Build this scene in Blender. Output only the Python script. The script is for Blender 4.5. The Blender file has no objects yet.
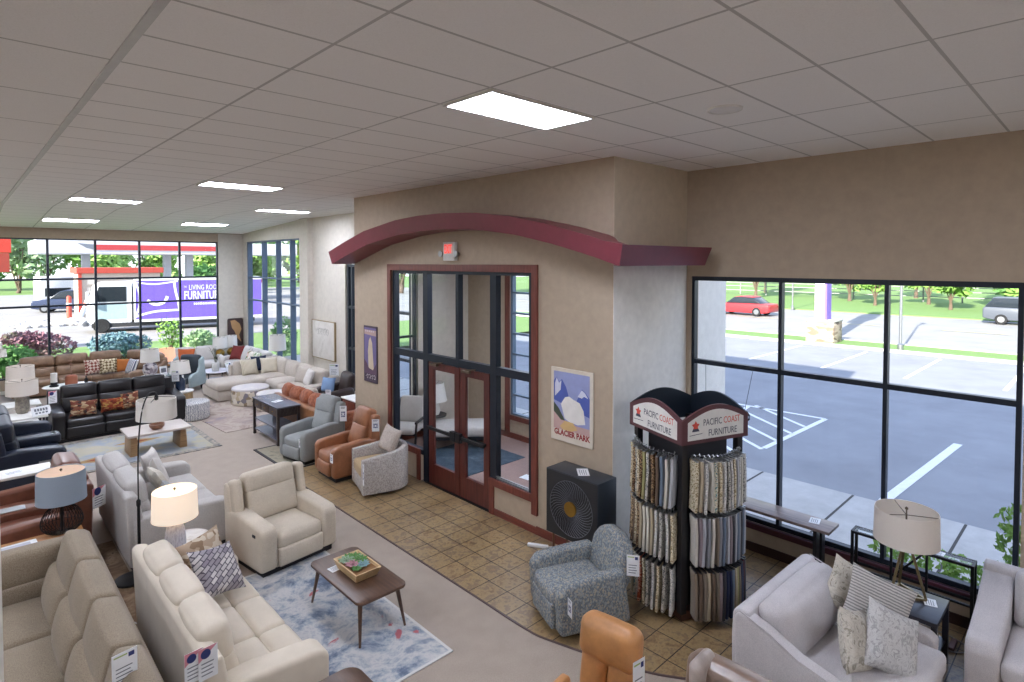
import bpy, bmesh, math, random
from mathutils import Matrix, Vector
random.seed(7)
PI = math.pi
SC = bpy.context.scene
COL = SC.collection
R = math.radians

# ------------------------------------------------------------------ materials
def lin(h):
    h = h.lstrip('#'); c = [int(h[i:i+2], 16)/255 for i in (0, 2, 4)]
    return tuple((x/12.92 if x <= .04045 else ((x+.055)/1.055)**2.4) for x in c) + (1,)
MATS = {}
def newmat(name):
    m = bpy.data.materials.new(name); m.use_nodes = True
    nt = m.node_tree; b = nt.nodes['Principled BSDF']
    return m, nt, b
def N(nt, kind, **kw):
    n = nt.nodes.new(kind)
    for k, v in kw.items():
        if hasattr(n, k): setattr(n, k, v)
        else: n.inputs[k.replace('_', ' ')].default_value = v
    return n
def L(nt, a, b): nt.links.new(a, b)
def coords(nt, kind='Object', scale=(1, 1, 1), rot=(0, 0, 0)):
    t = N(nt, 'ShaderNodeTexCoord'); mp = N(nt, 'ShaderNodeMapping')
    mp.inputs['Scale'].default_value = scale; mp.inputs['Rotation'].default_value = rot
    L(nt, t.outputs[kind], mp.inputs['Vector']); return mp.outputs['Vector']
def ramp(nt, fac, stops, interp='LINEAR'):
    r = N(nt, 'ShaderNodeValToRGB'); r.color_ramp.interpolation = interp
    e = r.color_ramp.elements
    while len(e) < len(stops): e.new(.5)
    for i, (p, c) in enumerate(stops):
        e[i].position = p; e[i].color = lin(c) if isinstance(c, str) else c
    L(nt, fac, r.inputs['Fac']); return r.outputs['Color']
def bump(nt, b, height, strength=.3, dist=.01):
    bp = N(nt, 'ShaderNodeBump'); bp.inputs['Strength'].default_value = strength
    bp.inputs['Distance'].default_value = dist
    L(nt, height, bp.inputs['Height']); L(nt, bp.outputs['Normal'], b.inputs['Normal'])
def noise(nt, vec, scale, detail=3, rough=.55):
    n = N(nt, 'ShaderNodeTexNoise'); n.inputs['Scale'].default_value = scale
    n.inputs['Detail'].default_value = detail; n.inputs['Roughness'].default_value = rough
    L(nt, vec, n.inputs['Vector']); return n.outputs['Fac']

def plain(name, col, rough=.5, metal=0., spec=.5):
    m, nt, b = newmat(name)
    v = coords(nt); f = noise(nt, v, 9)
    c = lin(col); d = tuple(x*.9 for x in c[:3]) + (1,)
    L(nt, ramp(nt, f, [(.3, d), (.7, c)]), b.inputs['Base Color'])
    b.inputs['Roughness'].default_value = rough; b.inputs['Metallic'].default_value = metal
    b.inputs['Specular IOR Level'].default_value = spec
    return m
def fabric(name, col, col2=None, scale=160, amt=.8, bs=.35):
    m, nt, b = newmat(name)
    v = coords(nt); f = noise(nt, v, scale, 2); g = noise(nt, v, 5, 2)
    c = lin(col); d = lin(col2) if col2 else tuple(x*amt for x in c[:3]) + (1,)
    c1 = ramp(nt, f, [(.35, d), (.62, c)])
    mx = N(nt, 'ShaderNodeMixRGB', blend_type='MULTIPLY'); mx.inputs['Fac'].default_value = .5
    L(nt, c1, mx.inputs['Color1']); L(nt, ramp(nt, g, [(.3, (.82, .82, .82, 1)), (.7, (1, 1, 1, 1))]), mx.inputs['Color2'])
    L(nt, mx.outputs['Color'], b.inputs['Base Color'])
    b.inputs['Roughness'].default_value = .92; b.inputs['Specular IOR Level'].default_value = .2
    b.inputs['Sheen Weight'].default_value = .15
    bump(nt, b, f, bs, .004); return m
def leather(name, col, rough=.42):
    m, nt, b = newmat(name)
    v = coords(nt); f = noise(nt, v, 7, 5, .6)
    vo = N(nt, 'ShaderNodeTexVoronoi'); vo.inputs['Scale'].default_value = 220; L(nt, v, vo.inputs['Vector'])
    c = lin(col); d = tuple(x*.68 for x in c[:3]) + (1,)
    L(nt, ramp(nt, f, [(.3, d), (.65, c)]), b.inputs['Base Color'])
    b.inputs['Roughness'].default_value = rough; b.inputs['Specular IOR Level'].default_value = .45
    ad = N(nt, 'ShaderNodeMath', operation='MULTIPLY_ADD'); ad.inputs[1].default_value = .12
    L(nt, vo.outputs['Distance'], ad.inputs[0]); L(nt, f, ad.inputs[2])
    bump(nt, b, ad.outputs[0], .2, .003); return m
def wood(name, col, col2, rough=.4, axis='X', scale=1.0):
    m, nt, b = newmat(name)
    s = {'X': (1.2, 14, 14), 'Y': (14, 1.2, 14), 'Z': (14, 14, 1.2)}[axis]
    v = coords(nt, scale=tuple(k*scale for k in s)); f = noise(nt, v, 2.2, 5, .65)
    L(nt, ramp(nt, f, [(.3, col2), (.65, col)]), b.inputs['Base Color'])
    b.inputs['Roughness'].default_value = rough; bump(nt, b, f, .12, .003); return m
def emit(name, col, s):
    m, nt, b = newmat(name)
    b.inputs['Base Color'].default_value = lin(col)
    b.inputs['Emission Color'].default_value = lin(col); b.inputs['Emission Strength'].default_value = s
    return m
def shade(name, col, glow=0., gcol='ffd9a8'):
    m, nt, b = newmat(name)
    v = coords(nt, scale=(60, 60, 60)); f = noise(nt, v, 3)
    c = lin(col); d = tuple(x*.88 for x in c[:3]) + (1,)
    L(nt, ramp(nt, f, [(.3, d), (.7, c)]), b.inputs['Base Color'])
    b.inputs['Roughness'].default_value = .9
    b.inputs['Subsurface Weight'].default_value = 0
    if glow: b.inputs['Emission Color'].default_value = lin(gcol); b.inputs['Emission Strength'].default_value = glow
    tr = N(nt, 'ShaderNodeBsdfTranslucent'); tr.inputs['Color'].default_value = c
    mx = N(nt, 'ShaderNodeMixShader'); mx.inputs[0].default_value = .25
    L(nt, b.outputs[0], mx.inputs[1]); L(nt, tr.outputs[0], mx.inputs[2])
    L(nt, mx.outputs[0], nt.nodes['Material Output'].inputs['Surface']); return m
def glass(name, tint=(.97, .985, .99, 1), refl=1.0):
    m, nt, b = newmat(name); nt.nodes.remove(b)
    t = N(nt, 'ShaderNodeBsdfTransparent'); t.inputs['Color'].default_value = tint
    g = N(nt, 'ShaderNodeBsdfGlossy'); g.inputs['Roughness'].default_value = .02
    fr = N(nt, 'ShaderNodeFresnel'); fr.inputs['IOR'].default_value = 1.45
    ge = N(nt, 'ShaderNodeNewGeometry'); iv = N(nt, 'ShaderNodeMath', operation='SUBTRACT'); iv.inputs[0].default_value = refl
    L(nt, ge.outputs['Backfacing'], iv.inputs[1]); iv.use_clamp = True
    mu = N(nt, 'ShaderNodeMath', operation='MULTIPLY'); L(nt, iv.outputs[0], mu.inputs[1])
    L(nt, fr.outputs[0], mu.inputs[0])
    mx = N(nt, 'ShaderNodeMixShader'); L(nt, mu.outputs[0], mx.inputs[0])
    L(nt, t.outputs[0], mx.inputs[1]); L(nt, g.outputs[0], mx.inputs[2])
    L(nt, mx.outputs[0], nt.nodes['Material Output'].inputs['Surface']); return m
def spots(name, stops, scale=6, detail=6, rough=.9, kind='noise', dist=0., rs=.65, sc3=(1, 1, 1), bs=.2):
    """several colours spread by a noise / voronoi field"""
    m, nt, b = newmat(name); v = coords(nt, scale=sc3)
    if kind == 'noise':
        n = N(nt, 'ShaderNodeTexNoise'); n.inputs['Scale'].default_value = scale
        n.inputs['Detail'].default_value = detail; n.inputs['Roughness'].default_value = rs
        n.inputs['Distortion'].default_value = dist; L(nt, v, n.inputs['Vector']); f = n.outputs['Fac']
    else:
        n = N(nt, 'ShaderNodeTexVoronoi'); n.inputs['Scale'].default_value = scale; L(nt, v, n.inputs['Vector'])
        w = N(nt, 'ShaderNodeSeparateColor'); L(nt, n.outputs['Color'], w.inputs[0]); f = w.outputs[0]
    L(nt, ramp(nt, f, stops, 'CONSTANT' if kind != 'noise' else 'LINEAR'), b.inputs['Base Color'])
    b.inputs['Roughness'].default_value = rough; b.inputs['Specular IOR Level'].default_value = .2
    if bs: bump(nt, b, f, bs, .006)
    return m
def checks(name, c1, c2, scale, kind='checker', rot=0, c3=None, sc3=(1, 1, 1), up=True, band='X', dist=2.5):
    m, nt, b = newmat(name); v = coords(nt, rot=(PI/2 if up else 0, 0, rot), scale=sc3)
    if kind == 'checker':
        t = N(nt, 'ShaderNodeTexChecker'); t.inputs['Scale'].default_value = scale; L(nt, v, t.inputs['Vector'])
        t.inputs['Color1'].default_value = lin(c1); t.inputs['Color2'].default_value = lin(c2); out = t.outputs['Color']
        fac = t.outputs['Fac']
    elif kind == 'wave':
        t = N(nt, 'ShaderNodeTexWave'); t.inputs['Scale'].default_value = scale; t.inputs['Distortion'].default_value = dist; t.bands_direction = band
        t.inputs['Detail Scale'].default_value = 3; L(nt, v, t.inputs['Vector']); fac = t.outputs['Fac']
        out = ramp(nt, fac, [(.35, c2), (.6, c1)])
    else:
        t = N(nt, 'ShaderNodeTexBrick'); t.inputs['Scale'].default_value = scale; L(nt, v, t.inputs['Vector'])
        t.inputs['Color1'].default_value = lin(c1); t.inputs['Color2'].default_value = lin(c2)
        t.inputs['Mortar'].default_value = lin(c3 or c2); t.inputs['Mortar Size'].default_value = .03
        out = t.outputs['Color']; fac = t.outputs['Fac']
    n = noise(nt, v, 120, 2)
    mx = N(nt, 'ShaderNodeMixRGB', blend_type='MULTIPLY'); mx.inputs['Fac'].default_value = .5
    L(nt, out, mx.inputs['Color1']); L(nt, ramp(nt, n, [(.3, (.7, .7, .7, 1)), (.7, (1, 1, 1, 1))]), mx.inputs['Color2'])
    L(nt, mx.outputs['Color'], b.inputs['Base Color']); b.inputs['Roughness'].default_value = .9
    b.inputs['Specular IOR Level'].default_value = .2
    bump(nt, b, n, .3, .003); return m

def grid_floor(name, px, py, ox, oy, line, tiles, grout, rough, nscale, bmp=.3, tone=.5, spec=.5):
    """square tiles with joints, in world metres"""
    m, nt, b = newmat(name); v = coords(nt)
    sep = N(nt, 'ShaderNodeSeparateXYZ'); L(nt, v, sep.inputs[0])
    masks = []; cells = []
    for out, p, o in ((sep.outputs[0], px, ox), (sep.outputs[1], py, oy)):
        a = N(nt, 'ShaderNodeMath', operation='SUBTRACT'); a.inputs[1].default_value = o; L(nt, out, a.inputs[0])
        d = N(nt, 'ShaderNodeMath', operation='DIVIDE'); d.inputs[1].default_value = p; L(nt, a.outputs[0], d.inputs[0])
        fl = N(nt, 'ShaderNodeMath', operation='FLOOR'); L(nt, d.outputs[0], fl.inputs[0]); cells.append(fl.outputs[0])
        fr = N(nt, 'ShaderNodeMath', operation='FRACT'); L(nt, d.outputs[0], fr.inputs[0])
        s = N(nt, 'ShaderNodeMath', operation='SUBTRACT'); s.inputs[1].default_value = .5; L(nt, fr.outputs[0], s.inputs[0])
        ab = N(nt, 'ShaderNodeMath', operation='ABSOLUTE'); L(nt, s.outputs[0], ab.inputs[0])
        g = N(nt, 'ShaderNodeMath', operation='GREATER_THAN'); g.inputs[1].default_value = .5-line/p/2
        L(nt, ab.outputs[0], g.inputs[0]); masks.append(g.outputs[0])
    mk = N(nt, 'ShaderNodeMath', operation='MAXIMUM'); L(nt, masks[0], mk.inputs[0]); L(nt, masks[1], mk.inputs[1])
    cv = N(nt, 'ShaderNodeCombineXYZ'); L(nt, cells[0], cv.inputs[0]); L(nt, cells[1], cv.inputs[1])
    wn = N(nt, 'ShaderNodeTexWhiteNoise', noise_dimensions='3D'); L(nt, cv.outputs[0], wn.inputs['Vector'])
    f = noise(nt, v, nscale, 6, .7)
    ad = N(nt, 'ShaderNodeMath', operation='MULTIPLY_ADD'); ad.inputs[1].default_value = .22*tone
    L(nt, wn.outputs['Value'], ad.inputs[0]); L(nt, f, ad.inputs[2])
    mx = N(nt, 'ShaderNodeMixRGB'); L(nt, mk.outputs[0], mx.inputs['Fac'])
    L(nt, ramp(nt, ad.outputs[0], tiles), mx.inputs['Color1']); mx.inputs['Color2'].default_value = lin(grout)
    L(nt, mx.outputs['Color'], b.inputs['Base Color']); b.inputs['Roughness'].default_value = rough
    b.inputs['Specular IOR Level'].default_value = spec
    h = N(nt, 'ShaderNodeMath', operation='SUBTRACT'); L(nt, f, h.inputs[0]); L(nt, mk.outputs[0], h.inputs[1])
    bump(nt, b, h.outputs[0], bmp, .004); return m

# ------------------------------------------------------------------ mesh helpers
def new(): return bmesh.new()
def obj(name, bm, mat, parent=None, loc=None, rz=0, smooth=True, angle=40):
    me = bpy.data.meshes.new(name)
    bmesh.ops.recalc_face_normals(bm, faces=bm.faces)
    bm.to_mesh(me); bm.free()
    if smooth:
        for p in me.polygons: p.use_smooth = True
        try: me.set_sharp_from_angle(angle=R(angle))
        except Exception: pass
    o = bpy.data.objects.new(name, me); COL.objects.link(o)
    if mat:
        for k in (mat if isinstance(mat, (list, tuple)) else [mat]): me.materials.append(k)
    if parent: o.parent = parent
    if loc is not None: o.location = loc
    if rz: o.rotation_euler = (0, 0, rz)
    return o
def meta(o, label, cat=None, group=None, kind=None):
    if label: o['label'] = label
    if cat: o['category'] = cat
    if group: o['group'] = group
    if kind: o['kind'] = kind
    return o
def thing(name, label, cat, loc=(0, 0, 0), rz=0, group=None):
    o = bpy.data.objects.new(name, None); COL.objects.link(o)
    o.empty_display_size = .1
    o.location = loc; o.rotation_euler = (0, 0, rz); return meta(o, label, cat, group)
def struct(name, bm, mat, smooth=False, parent=None):
    o = obj(name, bm, mat, parent, smooth=smooth)
    if not parent: o['kind'] = 'structure'
    return o
def copy_tree(o, loc=None, rz=None, label=None, parent=None, mats=None):
    c = o.copy(); COL.objects.link(c)
    if parent: c.parent = parent
    if loc is not None: c.location = loc
    if rz is not None: c.rotation_euler = (0, 0, rz)
    if label: c['label'] = label
    for ch in list(o.children): copy_tree(ch, parent=c)
    return c
def T(loc=(0, 0, 0), rx=0, ry=0, rz=0):
    return Matrix.Translation(loc) @ Matrix.Rotation(rz, 4, 'Z') @ Matrix.Rotation(ry, 4, 'Y') @ Matrix.Rotation(rx, 4, 'X')
def box(bm, x0, x1, y0, y1, z0, z1, m=None, bev=0, seg=2):
    vs = [Vector((x, y, z)) for z in (z0, z1) for x, y in ((x0, y0), (x1, y0), (x1, y1), (x0, y1))]
    v = [bm.verts.new(m @ p if m else p) for p in vs]
    fs = [bm.faces.new([v[i] for i in q]) for q in ((3, 2, 1, 0), (4, 5, 6, 7), (0, 1, 5, 4), (1, 2, 6, 5), (2, 3, 7, 6), (3, 0, 4, 7))]
    if bev:
        es = list({e for f in fs for e in f.edges})
        bmesh.ops.bevel(bm, geom=es, offset=bev, segments=seg, profile=.5, affect='EDGES')
    return bm
def rbox(bm, c, s, r=.05, bulge=(0, 0, 0), m=None, n=7, tw=None):
    """soft rounded box, swelling by bulge along each axis"""
    hx, hy, hz = s[0]/2, s[1]/2, s[2]/2
    r = min(r, hx*.98, hy*.98, hz*.98)
    def ticks(h):
        k = max(1, min(n, int(round((2*h)/.09))))
        t = [-h, -h+r*.3, -h+r*.65] + [(-h+r)+(2*h-2*r)*i/k for i in range(k+1)] + [h-r*.65, h-r*.3, h]
        return t
    ax, ay, az = ticks(hx), ticks(hy), ticks(hz)
    cache = {}
    def vert(x, y, z):
        key = (round(x, 5), round(y, 5), round(z, 5))
        if key in cache: return cache[key]
        cx, cy, cz = max(-hx+r, min(hx-r, x)), max(-hy+r, min(hy-r, y)), max(-hz+r, min(hz-r, z))
        d = Vector((x-cx, y-cy, z-cz)); l = d.length
        p = Vector((cx, cy, cz)) + (d/l*r if l > 1e-9 else d)
        u, v, w = x/hx, y/hy, z/hz
        p.x += bulge[0]*u*(1-v*v)*(1-w*w); p.y += bulge[1]*v*(1-u*u)*(1-w*w); p.z += bulge[2]*w*(1-u*u)*(1-v*v)
        if tw: p = tw(p, u, v, w)
        p += Vector(c)
        cache[key] = bm.verts.new(m @ p if m else p); return cache[key]
    def face(a, b, f):
        for i in range(len(a)-1):
            for j in range(len(b)-1):
                try: bm.faces.new([f(a[i], b[j]), f(a[i+1], b[j]), f(a[i+1], b[j+1]), f(a[i], b[j+1])])
                except ValueError: pass
    for sg in (-1, 1):
        face(ax, ay, lambda p, q: vert(p, q, sg*hz)); face(ax, az, lambda p, q: vert(p, sg*hy, q)); face(ay, az, lambda p, q: vert(sg*hx, p, q))
    return bm
def prism(bm, pts, a0, a1, axis='x', bev=.03, seg=3, m=None):
    """polygon in the plane across `axis`, extruded from a0 to a1, edges rounded"""
    def P(p, a):
        q = {'x': (a, p[0], p[1]), 'y': (p[0], a, p[1]), 'z': (p[0], p[1], a)}[axis]
        q = Vector(q); return m @ q if m else q
    A = [bm.verts.new(P(p, a0)) for p in pts]; B = [bm.verts.new(P(p, a1)) for p in pts]
    fs = [bm.faces.new(A), bm.faces.new(list(reversed(B)))]
    n = len(pts)
    for i in range(n): fs.append(bm.faces.new([A[i], B[i], B[(i+1) % n], A[(i+1) % n]]))
    bmesh.ops.recalc_face_normals(bm, faces=fs)
    if bev:
        es = [e for e in {e for f in fs for e in f.edges} if e.calc_face_angle(0) > R(25)]
        bmesh.ops.bevel(bm, geom=es, offset=bev, segments=seg, profile=.5, affect='EDGES', clamp_overlap=True)
    return bm
def lathe(bm, prof, seg=24, m=None, sx=1, sy=1, cap=True):
    rings = []
    for r, z in prof:
        ring = []
        for i in range(seg):
            a = 2*PI*i/seg; p = Vector((r*math.cos(a)*sx, r*math.sin(a)*sy, z)); ring.append(bm.verts.new(m @ p if m else p))
        rings.append(ring)
    for a, b in zip(rings, rings[1:]):
        for i in range(seg): bm.faces.new([a[i], a[(i+1) % seg], b[(i+1) % seg], b[i]])
    if cap:
        if prof[0][0] > 1e-4: bm.faces.new(list(reversed(rings[0])))
        if prof[-1][0] > 1e-4: bm.faces.new(rings[-1])
    return bm
def tube(bm, pts, r, seg=8, m=None, closed=False, r1=None):
    pts = [Vector(p) for p in pts]; n = len(pts); rings = []
    up = Vector((0, 0, 1))
    for i, p in enumerate(pts):
        if closed: t = pts[(i+1) % n]-pts[i-1]
        else: t = pts[min(i+1, n-1)]-pts[max(i-1, 0)]
        t.normalize(); ref = up if abs(t.z) < .95 else Vector((1, 0, 0))
        a = t.cross(ref).normalized(); b = t.cross(a).normalized()
        rr = r if r1 is None else r+(r1-r)*i/max(1, n-1)
        ring = []
        for k in range(seg):
            q = p+a*(rr*math.cos(2*PI*k/seg))+b*(rr*math.sin(2*PI*k/seg)); ring.append(bm.verts.new(m @ q if m else q))
        rings.append(ring)
    rg = list(zip(rings, rings[1:])) + ([(rings[-1], rings[0])] if closed else [])
    for A, B in rg:
        for k in range(seg): bm.faces.new([A[k], A[(k+1) % seg], B[(k+1) % seg], B[k]])
    if not closed: bm.faces.new(list(reversed(rings[0]))); bm.faces.new(rings[-1])
    return bm
def bar(bm, a, b, w, d=None, m=None):
    """square bar from a to b"""
    a, b = Vector(a), Vector(b); d = d or w; t = (b-a); l = t.length; t.normalize()
    ref = Vector((0, 0, 1)) if abs(t.z) < .95 else Vector((1, 0, 0))
    x = t.cross(ref).normalized(); y = t.cross(x).normalized(); vs = []
    for p in (a, b):
        for sx, sy in ((-1, -1), (1, -1), (1, 1), (-1, 1)):
            q = p+x*sx*w/2+y*sy*d/2; vs.append(bm.verts.new(m @ q if m else q))
    for q in ((3, 2, 1, 0), (4, 5, 6, 7), (0, 1, 5, 4), (1, 2, 6, 5), (2, 3, 7, 6), (3, 0, 4, 7)): bm.faces.new([vs[i] for i in q])
    return bm
def pillow_bm(w, h, t, m=None, n=12, pinch=.1):
    """knife-edged square throw pillow standing in the xz plane, thickness along y"""
    bm = new(); top = {}; bot = {}
    for i in range(n+1):
        for j in range(n+1):
            u, v = -1+2*i/n, -1+2*j/n
            x = w/2*u*(1-pinch*(1-v*v)**1.0*abs(u)**3); z = h/2*v*(1-pinch*(1-u*u)*abs(v)**3)
            f = ((1-u**4)*(1-v**4))**.55*t/2*(1+.06*math.sin(5*u+3*v))
            top[i, j] = Vector((x, -f, z)); bot[i, j] = Vector((x, f, z))
    V = {}
    for i in range(n+1):
        for j in range(n+1):
            e = i in (0, n) or j in (0, n)
            V['t', i, j] = bm.verts.new(m @ top[i, j] if m else top[i, j])
            V['b', i, j] = V['t', i, j] if e else bm.verts.new(m @ bot[i, j] if m else bot[i, j])
    for k in 'tb':
        for i in range(n):
            for j in range(n):
                q = [V[k, i, j], V[k, i+1, j], V[k, i+1, j+1], V[k, i, j+1]]
                bm.faces.new(q if k == 't' else list(reversed(q)))
    return bm
def pillow(label, loc, w, h, t, mat, rx=0, rz=0, ry=0, group=None, parent=None, name='throw_pillow'):
    o = obj(name, pillow_bm(w, h, t), mat, parent)
    o.location = loc; o.rotation_euler = (rx, ry, rz)
    return meta(o, label, 'pillow', group)
def text_bm(body, size, m, depth=.0008, sx=1.0, align='LEFT', bold=0.0):
    cu = bpy.data.curves.new('lettering', 'FONT'); cu.body = body; cu.size = size; cu.extrude = depth
    cu.align_x = align; cu.offset = bold; cu.resolution_u = 2
    o = bpy.data.objects.new('lettering', cu); COL.objects.link(o)
    dg = bpy.context.evaluated_depsgraph_get(); me = bpy.data.meshes.new_from_object(o.evaluated_get(dg))
    bm = new(); bm.from_mesh(me); bpy.data.objects.remove(o); bpy.data.curves.remove(cu); bpy.data.meshes.remove(me)
    bmesh.ops.transform(bm, matrix=m @ Matrix.Diagonal((sx, 1, 1, 1)), verts=bm.verts); return bm
def face_negx(p): return Matrix(((0, 0, -1, p[0]), (-1, 0, 0, p[1]), (0, 1, 0, p[2]), (0, 0, 0, 1)))
def face_negy(p): return Matrix(((1, 0, 0, p[0]), (0, 0, -1, p[1]), (0, 1, 0, p[2]), (0, 0, 0, 1)))
def quad(bm, pts, m=None):
    return bm.faces.new([bm.verts.new(m @ Vector(p) if m else Vector(p)) for p in pts])
def smooth_path(pts, k=6):
    P = [Vector(p) for p in pts]; out = []
    for i in range(len(P)-1):
        p0, p1, p2, p3 = P[max(i-1, 0)], P[i], P[i+1], P[min(i+2, len(P)-1)]
        for j in range(k):
            t = j/k
            out.append(.5*((2*p1)+(-p0+p2)*t+(2*p0-5*p1+4*p2-p3)*t*t+(-p0+3*p1-3*p2+p3)*t**3))
    out.append(P[-1]); return out

# ------------------------------------------------------------------ palette
m_wall = plain('tan wall paint', 'b5a48f', .75); m_wallw = plain('pale wall paint', 'd3ccc0', .75); m_walls = plain('side wall paint', 'cfc1aa', .75)
m_white = plain('white paint', 'e8e6e0', .6); m_maroon = plain('maroon paint', '7a3440', .4)
m_trim = wood('mahogany trim', '7d4034', '5c2c24', .4, 'Z'); m_trimh = wood('mahogany rail', '7d4034', '5c2c24', .4, 'Y')
m_door = wood('dark mahogany door', '5f2c25', '451d19', .35, 'Z')
m_dark = plain('dark bronze window frame', '1f2733', .4, .3); m_steel = plain('brushed steel', 'a9abad', .35, .9)
m_black = plain('black metal', '17181b', .45, .3); m_blackw = wood('black ash', '202227', '15161a', .4, 'X')
m_brass = plain('aged brass', 'a8843f', .35, .9); m_bronze = plain('bronze rod', '6e6253', .4, .7)
m_glass = glass('clear pane', refl=.75); m_glass_t = glass('table glass', (.93, .97, .96, 1), 1.0)
m_carpet = fabric('greige carpet', 'ab9d90', scale=90, amt=.85, bs=.3)
m_tile = grid_floor('slate look tile', .315, .315, 4.195, 2.91, .011, [(.27, '4f4335'), (.42, '82694c'), (.55, '9d855f'), (.66, '7d6a54'), (.82, '9a7a56')], '30261d', .3, 9, .35)
m_ceil = grid_floor('acoustic tile', 1.228, .61, .40, 3.22, .022, [(.25, 'eae9e7'), (.5, 'f5f4f2'), (.8, 'faf9f8')], 'c2c1bf', .95, 120, .5, .25, .1)
m_ceil2 = grid_floor('acoustic tile wide', .61, 1.22, .13, 3.22, .02, [(.25, 'e2e1de'), (.5, 'efeeec'), (.8, 'f5f4f2')], 'bab9b6', .95, 90, .5, .25, .1)
m_lamp = emit('light diffuser', 'e7edff', 48)
m_paper = plain('white card', 'eef0f2', .6); m_ink = plain('blue ink', '28356e', .6); m_ink2 = plain('grey ink', '6b6f7a', .6); m_red = plain('red ink', 'c23b3b', .6)
m_asph = spots('asphalt', [(.3, '8b8c8f'), (.7, '9a9b9e')], .8, 8, .9, bs=.1); m_conc = spots('concrete', [(.3, 'b3b0ab'), (.7, 'c6c3be')], 3, 6, .9, bs=.1)
m_line = plain('road paint', 'f1f1ee', .7); m_grass = spots('grass', [(.3, '64834a'), (.6, '829d5e'), (.8, '9aaf75')], 25, 5, .95)
m_stone = spots('stacked stone', [(.0, 'a99a88'), (.3, '857766'), (.5, 'b8ab9b'), (.7, '96877a'), (.9, '6d6258')], 3, kind='voronoi', sc3=(1, 1, 2.4))

# ------------------------------------------------------------------ the room
XW, XV, YB, ZC = 7.5, 5.78, 22.0, 5.08      # window wall, vestibule front, back wall, ceiling
XL, YF = -7.0, -3.5
b = new(); box(b, XL, XW+.2, YF, YB+.2, -.12, 0); struct('floor', b, m_carpet)
# tiled entrance strip, its edge curving out towards the window wall
E0 = smooth_path([(4.195, 10.62, 0), (4.195, 7, 0), (4.195, 5, 0), (4.195, 4.2, 0), (4.25, 3.85, 0), (4.55, 2.97, 0), (4.95, 2.3, 0), (5.3, 1.2, 0), (5.5, -.5, 0), (5.5, -3.4, 0)], 6)
poly = [(p.x, p.y) for p in E0] + [(XW, -3.4), (XW, 4.2), (XV, 4.2), (XV, 10.62)]
b = new(); prism(b, poly, .0005, .006, 'z', 0); o = struct('floor_tile', b, m_tile)
b = new(); tube(b, [(p.x-.012, p.y, .004) for p in E0], .012, 6); struct('trim_1', b, plain('carpet edge strip', '5b4a4a', .5))
# ceiling
YK = 17.0; ZB = 4.80
def slab(x0, x1, name, mat):
    b = new()
    for (ya, za, yb, zb) in ((YF, ZC, YK, ZC), (YK, ZC, YB+.2, ZB)):
        vs = [b.verts.new(p) for p in ((x0, ya, za), (x1, ya, za), (x1, yb, zb), (x0, yb, zb), (x0, ya, za+.12), (x1, ya, za+.12), (x1, yb, zb+.12), (x0, yb, zb+.12))]
        for q in ((3, 2, 1, 0), (4, 5, 6, 7), (0, 1, 5, 4), (1, 2, 6, 5), (2, 3, 7, 6), (3, 0, 4, 7)): b.faces.new([vs[i] for i in q])
    return struct(name, b, mat)
slab(.75, XW+.2, 'ceiling', m_ceil); slab(XL, .75, 'ceiling_side', m_ceil2)
b = new(); bar(b, (.75, YF, ZC-.004), (.75, YK, ZC-.004), .05, .02); bar(b, (.75, YK, ZC-.004), (.75, YB, ZB-.004), .05, .02); struct('trim_2', b, plain('ceiling rail', 'c9c9c6', .5))
b = new(); box(b, XL, XW+.35, YF, YB+.35, 5.25, 5.4); struct('ceiling_roof', b, m_white)
b = new(); box(b, XW+.02, XW+.3, YF, 4.26, 5.4, 5.75); struct('wall_parapet', b, m_wallw)
# walls (window openings left open)
def wall(name, mat, boxes):
    b = new()
    for q in boxes: box(b, *q)
    return struct(name, b, mat)
wall('wall_right', m_wall, [(XW, XW+.2, YF, .62, 0, 5.2), (XW, XW+.2, .62, 4.26, 3.6, 5.2), (XW, XW+.2, .62, 4.26, 0, .36), (XW, XW+.2, 4.18, 4.26, .36, 3.6)])
wall('wall_far_right', m_wallw, [(XW, XW+.2, 10.6, 11.2, 0, 5.2), (XW, XW+.2, 11.2, 14.3, 3.75, 5.2), (XW, XW+.2, 11.2, 14.3, 0, .4), (XW, XW+.2, 14.3, 17.1, 0, 5.2),
     (XW, XW+.2, 17.1, 21.6, 4.52, 5.2), (XW, XW+.2, 17.1, 21.6, 0, .4), (XW, XW+.2, 21.6, YB+.2, 0, 5.2)])
wall('wall_column', m_wallw, [(XW-.16, XW, 16.25, 16.8, 0, 5.06)])
wall('wall_back', m_wall, [(XL, XW+.2, YB, YB+.2, 4.5, 5.2), (XL, XW+.2, YB, YB+.2, 0, .4), (XL, -5.2, YB, YB+.2, .4, 4.5)])
wall('wall_back_corner', m_wallw, [(6.68, XW, YB-.02, YB+.2, 0, 4.79)])
wall('wall_left', m_wallw, [(XL-.2, XL, YF, YB+.2, 0, 5.2)])
wall('wall_front', m_wallw, [(XL-.2, XW+.2, YF-.2, YF, 0, 5.2)])
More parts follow.
